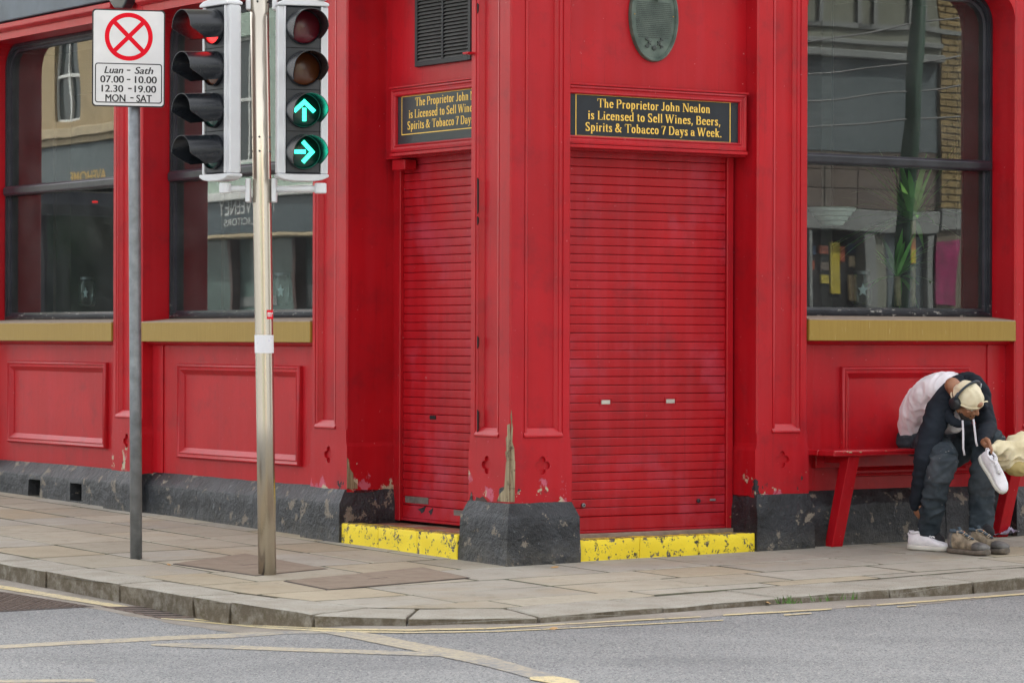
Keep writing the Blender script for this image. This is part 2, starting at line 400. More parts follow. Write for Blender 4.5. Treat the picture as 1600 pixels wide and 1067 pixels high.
def shrink(poly, d):
    c = sum(poly, Vector())/len(poly); out = []
    n = len(poly)
    for i in range(n):
        a, b, e = poly[i-1], poly[i], poly[(i+1) % n]
        t1 = (b-a).normalized(); t2 = (e-b).normalized()
        n1 = Vector((-t1.y, t1.x, 0)); n2 = Vector((-t2.y, t2.x, 0))
        k = 1+n1.dot(n2)
        out.append(b + (n1+n2)*(d/max(k, .35)))
    return out
def area(p): return .5*sum(p[i-1].x*p[i].y-p[i].x*p[i-1].y for i in range(len(p)))
rk = random.Random(3)
for i in range(len(KF)-1):
    poly = [KF[i], KF[i+1], KI[i+1], KI[i]]
    if area(poly) < 0: poly.reverse()
    poly = shrink(poly, .008); dz = rk.uniform(-.003, .003)
    n = 4; v = [Vector((p.x, p.y, zg(p.x, p.y)-.24)) for p in poly] + [Vector((p.x, p.y, zg(p.x, p.y)+dz)) for p in poly]
    bm = bmesh.new(); bv = [bm.verts.new(p) for p in v]
    for f in BOXF[2:] + [BOXF[1], BOXF[0]]: bm.faces.new([bv[k] for k in f])
    bmesh.ops.recalc_face_normals(bm, faces=bm.faces)
    topes = [e for e in bm.edges if all(q in bv[4:] for q in e.verts)]
    fe = [e for e in topes if (sum((q.co for q in e.verts), Vector())/2 - (KF[i]+KF[i+1])/2).length < .06]
    r = .055 if 6 <= i <= 8 else .038
    bmesh.ops.bevel(bm, geom=[e for e in topes if e not in fe], offset=.006, segments=1, affect='EDGES')
    fe = [e for e in bm.edges if (sum((q.co for q in e.verts), Vector())/2 - ((KF[i]+KF[i+1])/2)).length < .06 and e.calc_face_angle(0) > .8]
    if fe: bmesh.ops.bevel(bm, geom=fe, offset=r, segments=4, profile=.5, affect='EDGES')
    bmesh.ops.subdivide_edges(bm, edges=[e for e in bm.edges if e.calc_length() > .12], cuts=7, use_grid_fill=True)
    for q in bm.verts:
        q.co += Vector((0, 0, 1))*mn.noise(q.co*5)*.005 + inward(i)*(-mn.noise(q.co*9+Vector((5, 0, 0)))*.012 - mn.noise(q.co*26)*.006)
    org = Vector(((KF[i]+KF[i+1])/2)); 
    for q in bm.verts: q.co -= org
    me = bpy.data.meshes.new('kerb_stone'); bm.to_mesh(me); bm.free(); me.shade_smooth(); me.set_sharp_from_angle(angle=R_(50))
    link('kerb_stone', me, KERB, kerb, org)

# paving slabs: rows parallel to the right-hand facade, clipped by the kerb
def clip(poly, a, b):                       # keep the side to the left of a->b
    out = []; n = len(poly); t = b-a
    def sd(p): return t.x*(p.y-a.y)-t.y*(p.x-a.x)
    for i in range(n):
        p, q = poly[i], poly[(i+1) % n]; sp, sq = sd(p), sd(q)
        if sp >= 0: out.append(p)
        if sp*sq < 0: out.append(p+(q-p)*(sp/(sp-sq)))
    return out
# mortar bed
far = [Vector((14, 40, 0)), Vector((-16, 44, 0))]
bed = [Vector((p.x, p.y, 0)) for p in KI] + far
mobj('pavement_bed', [(p.x, p.y, zg(p.x, p.y)-.0022) for p in bed], [tuple(range(len(bed)))], MORTAR, pave, origin=(0, 17, zg(0, 17)))
rs = random.Random(11); o = -.55; slabpolys = []
while o < 5:
    h = rs.choice([.46, .52, .6, .6]); s = -9.5+rs.random()*.5
    while s < 7:
        w = rs.choice([.6, .75, .9, .9])
        poly = [FR.W(s, o, 0), FR.W(s, o+h, 0), FR.W(s+w, o+h, 0), FR.W(s+w, o, 0)]
        slabpolys.append(poly); s += w
    o += h
# the left-hand street keeps rows parallel to its own facade, from behind the corner
SEAM = .55; o = -.45
while o < 5.2:
    h = rs.choice([.46, .52, .6]); s = SEAM
    while s < 14:
        w = rs.choice([.6, .75, .9]) if s > SEAM else rs.choice([.35, .6, .8])
        slabpolys.append([FL.W(s, o, 0), FL.W(s, o+h, 0), FL.W(s+w, o+h, 0), FL.W(s+w, o, 0)]); s += w
    o += h
for poly in slabpolys:
    if area(poly) < 0: poly = poly[::-1]
    c = sum(poly, Vector())/4; j = min(range(len(KI)-1), key=lambda i: ((KI[i]+KI[i+1])/2-Vector((c.x, c.y, 0))).to_2d().length)
    for i in range(max(0, j-2), min(len(KI)-1, j+3)):
        poly = clip(poly, KI[i], KI[i+1])
        if len(poly) < 3: break
    if len(poly) < 3: continue
    poly = [p for k, p in enumerate(poly) if (p-poly[k-1]).length > .012]
    if len(poly) < 3 or abs(area(poly)) < .012: continue
    c = sum(poly, Vector())/len(poly)
    if (c-CORNER).dot(FR.n) < -.3 and (c-CORNER).dot(FL.n) < -.3: continue
    if c.y > 27 or abs(c.x) > 7.5: continue
    A = shrink(poly, rs.choice([.008, .010, .012, .017])); n = len(A)
    tilt = (rs.uniform(-.003, .003), rs.uniform(-.003, .003)); dz = rs.uniform(-.001, .0015)
    def Z(p): return zg(p.x, p.y)+dz+tilt[0]*(p.x-c.x)+tilt[1]*(p.y-c.y)
    B = shrink(A, .006)
    lo = [Vector((p.x, p.y, Z(p)-.04)) for p in A]; mid = [Vector((p.x, p.y, Z(p)-.005)) for p in A]; top = [Vector((p.x, p.y, Z(p))) for p in B]
    mb = MB().rings([lo, mid, top]); mb.f.append(tuple(range(2*n, 3*n)))
    mb.build('paving_slab', SLABS[rs.choice([0, 0, 1, 1, 2])], pave, origin=(c.x, c.y, zg(c.x, c.y)-.04))

covers_px = {'a': [(270, 881), (383, 865), (512, 889), (400, 900)], 'b': [(443, 908), (660, 886.5), (735, 903), (513, 922)]}
def road_poly(name, top, bot, m, parent, dz=.004, n=40, jag=.006):
    """a painted strip given by its two edges as they run over the road"""
    def samp(pl, t):
        x = pl[0][0]+(pl[-1][0]-pl[0][0])*t
        for a, b in zip(pl, pl[1:]):
            if (a[0] <= x <= b[0]) or (a[0] >= x >= b[0]): return (x, a[1]+(b[1]-a[1])*(x-a[0])/(b[0]-a[0]+1e-9))
        return pl[-1]
    A = []; B = []
    for i in range(n+1):
        t = i/n; a = GR(*samp(top, t), dz); b = GR(*samp(bot, t), dz); j = Vector((0, 1, 0))
        A.append(a+j*mn.noise(a*9)*jag*2); B.append(b+j*mn.noise(b*9+Vector((9, 9, 9)))*jag*2)
    for p in A+B: p.z = zr(p.x, p.y)+dz
    return mobj(name, A+B, [(i, i+1, n+2+i, n+1+i) for i in range(n)], m, parent)
# gritty gutter strip between kerb and asphalt
ga = []; gb = []
gw = [.3, .3, .3, .32, .34, .3, .22, .2, .2, .16, .2, .26, .28, .25, .2, .18, .18, .18]
GA = []; GB = []
for i, p in enumerate(KF):
    GA.append(p + inward(i)*.02); GB.append(p - inward(i)*gw[i])
vv = []; nseg = 14; ff = []
for i in range(len(KF)-1):
    for k in range(nseg):
        t = k/nseg; a = GA[i].lerp(GA[i+1], t); b = GB[i].lerp(GB[i+1], t); b = b + inward(i)*mn.noise(b*4)*.05 + inward(i)*mn.noise(b*17)*.02
        vv += [Vector((a.x, a.y, zr(a.x, a.y)+.002)), Vector((b.x, b.y, zr(b.x, b.y)+.0012))]
for i in range(len(vv)//2-1): ff.append((2*i, 2*i+2, 2*i+3, 2*i+1))
tag(mobj('gutter', vv, ff, GUT), kind='structure')
mk = road
Y1 = [(0, 913.5), (105, 930.5), (184, 943.7), (202, 947)]; Y1b = [(0, 919), (105, 936.6), (184, 949), (202, 951)]
road_poly('yellow_line', [(-300, 868)]+Y1, [(-300, 873)]+Y1b, RYEL, mk, dz=.0042)
road_poly('yellow_line', [(304, 965.6), (420, 976), (532, 981.3), (640, 982.3), (760, 980.3), (950, 969.5), (1095, 962.3)], [(304, 967.6), (420, 978.3), (532, 983.6), (640, 984.6), (760, 982.3), (950, 971.3), (1095, 963.5)], RYEL, mk, dz=.0042)
road_poly('yellow_line', [(252, 964.5), (420, 978.9), (532, 984.3), (640, 986.2), (760, 985), (800, 984), (1130, 967.6)], [(252, 966), (420, 981.4), (532, 987), (640, 988.4), (760, 986.6), (800, 985.4), (1130, 968.8)], RYEL, mk, dz=.0036)
for a, b, c, d in [((1130, 959), (1300, 949.8), (1130, 961.5), (1300, 951.5)), ((1370, 943.5), (1660, 921.5), (1370, 945.5), (1660, 924)), ((1225, 959), (1268, 956.5), (1225, 961), (1268, 958)), ((1322, 946.5), (1360, 944.4), (1322, 948), (1360, 945.6)), ((1402, 946.6), (1432, 944.6), (1402, 948), (1432, 946))]:
    road_poly('yellow_line', [a, b], [c, d], RYEL, mk, dz=.0042, n=20)
road_poly('yellow_line', [(-60, 1011.5), (0, 1007.5), (105, 1001), (289, 991.6), (370, 988.6), (440, 985.6), (530, 983.8)], [(-60, 1016), (0, 1012.8), (105, 1006.6), (289, 998), (370, 995.2), (440, 990.2), (530, 988.6)], RYEL2, mk, dz=.0020)
road_poly('yellow_line', [(236, 1005.5), (290, 1003.2), (435, 1010.4), (597, 1015.5), (700, 1019)], [(236, 1007.5), (290, 1010.8), (435, 1015.8), (597, 1021.8), (700, 1025)], RYEL2, mk, dz=.0026)
road_poly('yellow_line', [(500, 984.5), (565, 986), (662, 1005.5), (760, 1023), (860, 1052), (930, 1075)], [(500, 987), (565, 999.5), (662, 1019), (760, 1040), (860, 1067), (930, 1090)], RYEL2, mk, dz=.0032)
road_poly('yellow_line', [(828, 1056.5), (870, 1056), (905, 1063)], [(828, 1061), (870, 1068), (905, 1070)], RYEL, mk, dz=.0048, n=10)
road_poly('yellow_line', [(-40, 1062), (150, 1060)], [(-40, 1066), (150, 1064.5)], RYEL2, mk, dz=.0020)

# iron inspection cover with raised tread at the road's edge
def ground_quad(px, dz, road_=True): return [GR(*p, dz) if road_ else G(*p, dz) for p in px]
q = ground_quad([(147, 948), (-45, 917), (-290, 935), (-150, 964)], 0)
cov = empty('iron_road_cover', q[0], label='brown iron cover with raised tread in the gutter beside the kerb', cat='drain cover')
def slab_quad(name, q, z0, z1, m, parent, bevel=0):
    v = [Vector((p.x, p.y, zr(p.x, p.y)+z)) for z in (z0, z1) for p in q]
    return mobj(name, v, BOXF, m, parent, bevel=bevel)
slab_quad('frame', q, .0005, .0030, IRONE, cov)
qi = shrink(q if area(q) > 0 else q[::-1], .022)
slab_quad('plate', qi, .0008, .0036, IRONE, cov)
ex = (qi[1]-qi[0]); ey = (qi[3]-qi[0]); nu, nv = int(ex.length/.040), int(ey.length/.040)
st = MB()
for i in range(nu):
    for j in range(nv):
        u, v = (i+.5)/nu, (j+.5)/nv
        p = qi[0].lerp(qi[1], u).lerp(qi[3].lerp(qi[2], u), v); z = zr(p.x, p.y)+.0045
        d = (ex.normalized() if (i+j) % 2 else ey.normalized())*.014; e = Vector((-d.y, d.x, 0))*.38
        st.obox((p.x, p.y, z), d, e, (0, 0, .004))
tag(st.build('raised_tread', IRON, cov), kind='stuff')
# gully grating
q = ground_quad([(158, 947.6), (243, 947.4), (302, 965.5), (248, 966)], 0)
gr = empty('gully_grating', q[0], label='narrow iron gully grating with slanting slots against the kerb', cat='drain grating')
slab_quad('frame', q, .0005, .004, IRON, gr)
qi = shrink(q if area(q) > 0 else q[::-1], .02)
if True:
    slab_quad('sump', qi, .001, .0046, DARK, gr)
    for i in range(6):
        a = (i+.35)/6; b = (i+.80)/6
        # bars lie across the short way
        P0, P1 = q[0].lerp(q[3], a), q[0].lerp(q[3], b); Q0, Q1 = q[1].lerp(q[2], a), q[1].lerp(q[2], b)
        slab_quad('grating_bar', [P0, Q0, Q1, P1], .002, .0062, IRON, gr)

# the two tile-filled covers in the pavement
for px, lab in ((covers_px['a'], 'brown rectangular pavement cover around the foot of the traffic light pole'), (covers_px['b'], 'larger brown rectangular pavement cover nearer the kerb, right of the traffic light pole')):
    q = [G(*p) for p in px]; 
    if area(q) < 0: q.reverse()
    e = empty('inspection_cover', q[0], label=lab, cat='inspection cover', group='brown inspection covers in the pavement')
    def zq(q, z0, z1, m, nm, b=0): return mobj(nm, [Vector((p.x, p.y, zg(p.x, p.y)+z)) for z in (z0, z1) for p in q], BOXF, m, e, bevel=b)
    zq(q, -.01, .0035, IRONE, 'frame'); qi = shrink(q, .012)
    m1, m2 = qi[0].lerp(qi[1], .5), qi[3].lerp(qi[2], .5)
    for h in ([qi[0], m1, m2, qi[3]], [m1, qi[1], qi[2], m2]):
        if area(h) < 0: h.reverse()
        zq(shrink(h, .003), -.008, .0065, BROWNCOV, 'cover_panel', .002)
    c = sum(qi, Vector())/4; u = (qi[1]-qi[0]).normalized(); w = Vector((-u.y, u.x, 0))
    MB().obox((c.x, c.y, zg(c.x, c.y)+.0068), u*.07, w*.010, (0, 0, .0006)).build('lifting_slot', IRON, e)

# ================================================================ the pub
pub = empty('pub_building', CORNER, label='corner pub with bright red painted shopfront, black plinths and two closed roller shutters', cat='building')
ZF = 3.79                                # underside of the fascia
def roughen(o, cuts=5, amp=.004, sc_=9):
    bm = bmesh.new(); bm.from_mesh(o.data)
    for _ in range(2):
        es = [e for e in bm.edges if e.calc_length() > .07]
        if es: bmesh.ops.subdivide_edges(bm, edges=es, cuts=cuts if _ == 0 else 1, use_grid_fill=True)
    off = wpos(o)
    for v in bm.verts:
        p = v.co+off
        v.co += Vector((mn.noise(p*sc_), mn.noise(p*sc_+Vector((7, 3, 1))), mn.noise(p*sc_+Vector((1, 9, 4)))))*amp + v.normal*mn.noise(p*2.2)*amp
    bm.to_mesh(o.data); bm.free(); o.data.shade_smooth(); o.data.set_sharp_from_angle(angle=R_(35))
    return o
def face_prof(w, a, b, d=.036, m=.050, ch=.01):
    """plan of a pilaster face with one long sunk panel between a and b"""
    return [(ch, 0), (a, 0), (a+.002, -.006), (a+.010, -.006), (a+.012, -.001), (a+m*.55, -.004), (a+m*.62, -.012), (a+m*.95, -d*.85), (a+m, -d),
            (b-m, -d), (b-m*.95, -d*.85), (b-m*.62, -.012), (b-m*.55, -.004), (b-.012, -.001), (b-.010, -.006), (b-.002, -.006), (b, 0), (w-ch, 0)]
def quatrefoil_pts(cs, cz, off=.031, r=.0235, n=72):
    out = []
    for k in range(n):
        th = 2*math.pi*k/n; u = (math.cos(th), math.sin(th)); best = 0
        for q in range(4):
            c = (off*math.cos(q*math.pi/2), off*math.sin(q*math.pi/2)); pr = u[0]*c[0]+u[1]*c[1]; dd = r*r-(off*off-pr*pr)
            if dd > 0: best = max(best, pr+math.sqrt(dd))
        out.append((cs+u[0]*max(best, .012), cz+u[1]*max(best, .012)))
    return out
def cut_quatrefoil(obj, F, cs, cz, o=0):
    c = MB().plate(F, quatrefoil_pts(cs, cz), o-.016, o+.05).build('cutter', RED)
    boolean_cut(obj, c)
ZB, ZPT, ZPM = .75, .365, .285           # panel foot, plinth top, plinth shoulder
def end_block(F, a, b, parent, m):
    pr = [(-.03, ZB+.058), (-.021, ZB+.055), (.004, ZB+.018), (.010, ZB+.012), (.010, ZB+.002), (.004, ZB-.002), (-.03, ZB-.004)]
    MB().prism(F, pr, a+.004, b-.004).build('panel_stop', m, parent, bevel=.0015)
def pilaster(F, s0, s1, depth, a, b, label=None, p=.07, e=.03, chips=RED_CHIP, quatre=True, end=None):
    org = F.W((s0+s1)/2, -depth/2, 0)
    t = empty('pilaster', org); t.parent = pub; t.location = org - wpos(pub)
    w = s1-s0; ends = [(w, -depth), (0, -depth)]
    plan = [(s0+x, y) for x, y in face_prof(w, a-s0, b-s0)+[(w, -.01)]+ends+[(0, -.01)]]
    MB().column(F, plan, ZB, ZF).build('shaft', RED, t)
    fl = .012
    base = MB().rings([[F.W(x, y, z) for x, y in ((s0-k, 0), (s1+k, 0), (s1+k, -depth), (s0-k, -depth))] for z, k in ((ZPT-.02, fl), (.64, fl), (.665, .004), (.69, 0), (ZB, 0))], caps=True).build('pilaster_base', chips, t)
    if quatre: cut_quatrefoil(base, F, (s0+s1)/2, .583, 0)
    end_block(F, a, b, t, chips)
    g = min(zg(*F.W(s0, p, 0).xy), zg(*F.W(s1, p, 0).xy))-.03
    L = []
    for z, k, q in ((g, e, p), (ZPM-.008, e-.004, p-.006), (ZPM, e-.006, p-.010), (ZPT, .008, .010), (ZPT, .002, .0)):
        L.append([F.W(x, y, z) for x, y in ((s0-k, q), (s1+k, q), (s1+k, -depth), (s0-k, -depth))])
    pl = MB().rings(L, caps=True).build('plinth', BLACK, t); roughen(pl, amp=.005)
    return t
# --- corner pier (two visible faces)
wp = .435
sR = [FR.S(x) for x in (818, 880)]; sL = [FL.S(x) for x in (780, 742)]
t = empty('corner_pier', FR.W(.2, -.2, 0)); t.parent = pub; t.location = FR.W(.2, -.2, 0)-wpos(pub)
fr_ = face_prof(wp, sR[0], sR[1]); fl_ = face_prof(wp, sL[0], sL[1])
plan = [(s, o) for s, o in fr_] + [(wp, -.01), (wp, -wp), (.01, -wp)] + [(-o, -s) for s, o in reversed(fl_)]
plan = plan[:-1] + [(0, -.012), (.004, -.004), (.010, 0)] if False else plan
MB().column(FR, plan, ZB, ZF).build('shaft', RED, t)
fl = .012
base = MB().rings([[FR.W(x, y, z) for x, y in ((0, 0), (wp+k, 0), (wp+k, -wp-k), (0, -wp-k))] for z, k in ((ZPT-.02, fl), (.655, fl), (.68, .004), (.70, 0), (ZB, 0))], caps=True).build('pier_base', RED_CHIP, t)
cut_quatrefoil(base, FR, FR.S(848), .583, 0); cut_quatrefoil(base, FL, FL.S(761), .583, 0)
end_block(FR, sR[0], sR[1], t, RED_CHIP); end_block(FL, sL[0], sL[1], t, RED_CHIP)
L = []
for z, k in ((-.04, .048), (ZPM-.008, .042), (ZPM, .038), (ZPT, .006), (ZPT, 0)):
    L.append([FR.W(x, y, z) for x, y in ((-k, k), (wp+k, k), (wp+k, -wp-k), (-k, -wp-k))])
roughen(MB().rings(L, caps=True).build('plinth', BLACK, t), amp=.006)
pier = t
# bare rotten timber where the paint has fallen off the corner
def shard(F, pts, o0, o1, name='bare_timber', m=TIMBER): return MB().plate(F, pts, o0, o1).build(name, m, pier)
def pxpts(F, pts, o=0): return [F.P(x, y, o) for x, y in pts]
shard(FR, pxpts(FR, [(797, 684), (799, 655), (801, 668), (800, 690), (803, 700), (804, 722), (797, 722)]), .001, .0035)
shard(FR, pxpts(FR, [(797, 722), (804.5, 720), (804, 750), (803.5, 784), (797, 784)]), .001, .0040)
shard(FL, pxpts(FL, [(797, 722), (797, 662), (793, 664), (793.5, 680), (791, 684), (792, 704), (790, 706), (792.5, 722)]), .001, .0035)
shard(FL, pxpts(FL, [(797, 784), (797, 720), (791.5, 721), (790, 745), (788, 765), (781, 772), (777, 783)]), .001, .0040)
shard(FL, pxpts(FL, [(776, 783.5), (762, 783), (755, 775), (750, 778), (745, 776), (743, 783.5)], 0), .001, .0035, 'rotten_hole', BROWN)
shard(FL, pxpts(FL, [(734, 781), (737, 768), (738.5, 774), (739, 782)], 0), .001, .0035, 'rotten_hole', BLACK)
shard(FL, pxpts(FL, [(780, 772), (781, 763), (787, 760), (788, 766)], 0), .001, .0035, 'paint_flake', BLACK)
shard(FR, pxpts(FR, [(797.5, 650), (799, 640), (800, 655), (799, 663)]), .001, .003)
# crack down the left face
for y0, y1 in ((5, 22), (278, 335), (338, 352), (525, 545), (640, 675)):
    shard(FL, pxpts(FL, [(745.5, y0), (747.6, y0+3), (747.2, y1-4), (745.8, y1)], 0), -.004, .0015, 'open_crack', DARK)
MB().obox(FL.W(.42, .02, FL.Z(738, 84)), FL.d*.03, FL.n*.03, (0, 0, .006)).build('iron_tab', RED, pier, bevel=.002)

# --- pilasters
s1a, s1b = FL.S(541), FL.S(487)
P1 = pilaster(FL, s1a, s1b, .5, FL.S(525), FL.S(492), p=.07, e=.03)
s2a, s2b = FL.S(221), FL.S(176)
P2 = pilaster(FL, s2a, s2b, .5, s2a+.07, s2b-.05, p=.06, e=.03)
WB = FL.S(8, -.225)
P0 = pilaster(FL, WB, WB+.45, .5, WB+.06, WB+.39, p=.06, e=.03)
s3a, s3b = FR.S(1183), FR.S(1262)
P3 = pilaster(FR, s3a, s3b, .5, FR.S(1206), FR.S(1251), p=.045, e=.03)
s4a, s4b = FR.S(1586), FR.S(1586)+.42
P4 = pilaster(FR, s4a, s4b, .5, s4a+.07, s4b-.07, p=.045, e=.02)
# deep side panels of the door recesses
reveal = fbox('recess_lining', FL, s1a-.004, s1a+.01, -.5, -.012, ZPT, ZF, RED, pub, bevel=0)
fbox('recess_plinth', FL, s1a-.012, s1a+.01, -.48, -.05, .02, ZPT, BLACK, pub)
fbox('recess_plinth', FR, s3a-.012, s3a+.01, -.48, -.05, .02, ZPT, BLACK, pub)
# flaked patch at the foot of the left recess
MB().plate(Frame(FL.W(s1a-.0125, 0, 0), -FL.n, -FL.d), [(.0, .57), (.012, .56), (.020, .50), (.045, .47), (.050, .42), (.075, .40), (.080, .37), (0.0, .37)], 0, .003).build('bare_timber', TIMBER, pub)

# --- stall risers, panels and plinths under the windows
def rect(s0, s1, z0, z1): return [(s0, z0), (s1, z0), (s1, z1), (s0, z1)]
def frame_mould(F, s0, s1, z0, z1, o, parent, m, w=.075, name='panel_moulding'):
    L = []
    for k, d in ((0, -.002), (0, .018), (.006, .030), (.014, .034), (.022, .026), (.034, .024), (.040, .030), (.052, .020), (w-.01, .010), (w, .004), (w, -.002)):
        L.append([F.W(a, o+d, z) for a, z in rect(s0+k, s1-k, z0+k, z1-k)])
    mb = MB().rings(L); return mb.build(name, m, parent, angle=40)
def riser(F, s0, s1, zs, pan, ztop=ZPT, holes=()):
    t = empty('stall_riser', F.W((s0+s1)/2, -.3, 0)); t.parent = pub; t.location = F.W((s0+s1)/2, -.3, 0)-wpos(pub)
    fbox('riser_wall', F, s0, s1, -.5, -.10, ztop-.03, zs, RED, t, bevel=0)
    frame_mould(F, *pan, -.10, t, RED)
    fbox('board', F, s0, s0+.12, -.1, -.088, ztop, zs-.02, RED, t, bevel=.003)
    fbox('board', F, s1-.16, s1, -.1, -.088, ztop, zs-.02, RED, t, bevel=.003)
    MB().prism(F, [(-.1, zs-.028), (-.075, zs-.026), (-.045, zs-.014), (-.035, zs-.001), (-.1, zs-.001)], s0+.002, s1-.002).build('sill_moulding', RED, t)
    n = 3; 
    for k in range(n):
        a = s0+(s1-s0)*k/n+.002; b = s0+(s1-s0)*(k+1)/n-.002
        g = zg(*F.W(a, 0, 0).xy)-.05
        pl = MB().rings([[F.W(x, y, z) for x, y in ((a, q), (b, q), (b, -.3), (a, -.3))] for z, q in ((g, -.012), (ztop-.095, -.02), (ztop-.085, -.026), (ztop, -.095), (ztop, -.1))], caps=True).build('plinth_stone', BLACK, t)
        for ha, hb, za, zb in holes:
            if ha < b and hb > a: boolean_cut(pl, MB().fbox(F, ha, hb, -.16, .1, za, zb).build('cutter', BLACK))
        roughen(pl, cuts=3, amp=.004)
    return t
ZSL, ZSR = 1.305, 1.327
def ZB2(F, x, y): return F.Z(x, y, -.07)
riser(FL, s1b, s2a, ZSL, (FL.S(467, -.07), FL.S(276, -.07), ZB2(FL, 370, 722), ZB2(FL, 370, 570)))
riser(FL, s2b, WB, ZSL, (FL.S(164, -.07), FL.S(11, -.07), ZB2(FL, 90, 696), ZB2(FL, 90, 565)), holes=((FL.S(125, 0), FL.S(107, 0), .11, .24), (FL.S(60, 0), FL.S(42, 0), .11, .24)))
riser(FR, s3b, s4a, ZSR, (FR.S(1317, -.07), FR.S(1517, -.07), ZB2(FR, 1330, 745), ZB2(FR, 1330, 573)), ztop=.375)
def sill(F, s0, s1, z0, z1):
    t = empty('window_sill', F.W((s0+s1)/2, -.1, z0)); t.parent = pub; t.location = F.W((s0+s1)/2, -.1, z0)-wpos(pub)
    fbox('sill_band', F, s0, s1, -.12, .012, z0, z1, GOLD, t, bevel=.003)
    MB().prism(F, [(-.5, z1+.001), (.010, z1+.001), (.008, z1+.006), (-.24, z1+.030), (-.5, z1+.030)], s0+.003, s1-.003).build('sill_slope', SILLTOP, t)
sill(FL, s1b+.004, s2a-.012, ZSL, 1.441); sill(FL, s2b+.002, WB-.002, ZSL, 1.441); sill(FR, s3b+.006, s4a-.002, ZSR, 1.458)

# --- windows
def arch(s0, s1, z0, z1, r, n=9):
    p = [(s0, z0), (s1, z0)]
    for k in range(n): q = k*math.pi/2/(n-1); p.append((s1-r+r*math.cos(q), z1-r+r*math.sin(q)))
    for k in range(n): q = math.pi/2+k*math.pi/2/(n-1); p.append((s0+r+r*math.cos(q), z1-r+r*math.sin(q)))
    return p
def window(F, s0, s1, z0, z1, zt):
    org = F.W((s0+s1)/2, -.25, z0)
    t = empty('window', org); t.parent = pub; t.location = org-wpos(pub)
    L = []
    for k, o, r in ((0, -.30, .20), (0, -.222, .20), (.012, -.215, .19), (.028, -.215, .18), (.030, -.228, .18), (.040, -.228, .175), (.044, -.245, .17), (.062, -.250, .155), (.064, -.275, .155), (.064, -.30, .155)):
        L.append([F.W(a, o, z) for a, z in arch(s0+k, s1-k, z0+k*.9, z1-k, r)])
    MB().rings(L).build('window_frame', WBLACK, t, angle=35)
    MB().prism(F, [(-.262, zt[0]), (-.20, zt[0]+.004), (-.190, zt[0]+.02), (-.190, zt[1]-.02), (-.205, zt[1]-.003), (-.262, zt[1])], s0+.03, s1-.03).build('transom', WBLACK, t, bevel=.003)
    a = arch(s0+.05, s1-.05, zt[1]-.01, z1-.05, .15)
    for pts, oo in ((a, -.272), (rect(s0+.05, s1-.05, z0+.04, zt[0]+.01), -.270)):
        pane = mobj('glass_pane', [F.W(x, oo, z) for x, z in pts], [tuple(range(len(pts)))], GLASS, t)
        if pane.data.polygons[0].normal.dot(F.n) < 0: pane.data.flip_normals()
    # red head piece with round spandrels
    A = arch(s0, s1, z0, z1, .20)[2:]
    pts = [(s1, ZF)] + [(s0, ZF)] + [p for p in reversed(A)] if False else None
    top = A; n = len(top); v = []; 
    for o in (-.30, -.004): v += [F.W(x, o, z) for x, z in top] + [F.W(x, o, ZF) for x, z in top]
    f = []
    for i in range(n-1):
        f += [(i, i+1, n+i+1, n+i), (2*n+i, 2*n+i+1, 3*n+i+1, 3*n+i), (i, i+1, 2*n+i+1, 2*n+i)]
    mobj('window_head', v, f, RED, t)
    MB().prism(F, [(-.01, ZF-.075), (.02, ZF-.07), (.045, ZF-.05), (.045, ZF-.012), (-.01, ZF-.006)], s0-.03, s1+.03).build('head_roll', RED, t, bevel=.004)
    # inner lining, its purple copies the red jamb's reflection in the glass
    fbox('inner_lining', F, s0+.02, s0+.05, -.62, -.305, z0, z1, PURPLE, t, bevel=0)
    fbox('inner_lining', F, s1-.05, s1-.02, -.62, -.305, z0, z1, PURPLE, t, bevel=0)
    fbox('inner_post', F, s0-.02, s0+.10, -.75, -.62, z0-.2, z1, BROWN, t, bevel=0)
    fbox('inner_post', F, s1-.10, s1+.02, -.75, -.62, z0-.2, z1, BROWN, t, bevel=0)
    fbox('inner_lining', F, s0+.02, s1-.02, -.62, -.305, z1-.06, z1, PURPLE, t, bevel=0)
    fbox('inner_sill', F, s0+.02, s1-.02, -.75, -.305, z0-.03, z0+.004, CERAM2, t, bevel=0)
    return t
ZWL, ZWR, ZWT = 1.471, 1.486, 3.66
W2 = window(FL, s1b, s2a, ZWL, ZWT, (2.453, 2.535)); W1 = window(FL, s2b, WB, ZWL, ZWT, (2.453, 2.535))
W3 = window(FR, s3b, FR.S(1551, -.215), ZWR, 3.64, (2.455, 2.53))
fbox('jamb_filler', FR, FR.S(1551, -.215), s4a, -.5, -.215, ZWR, ZF, RED, pub, bevel=0)

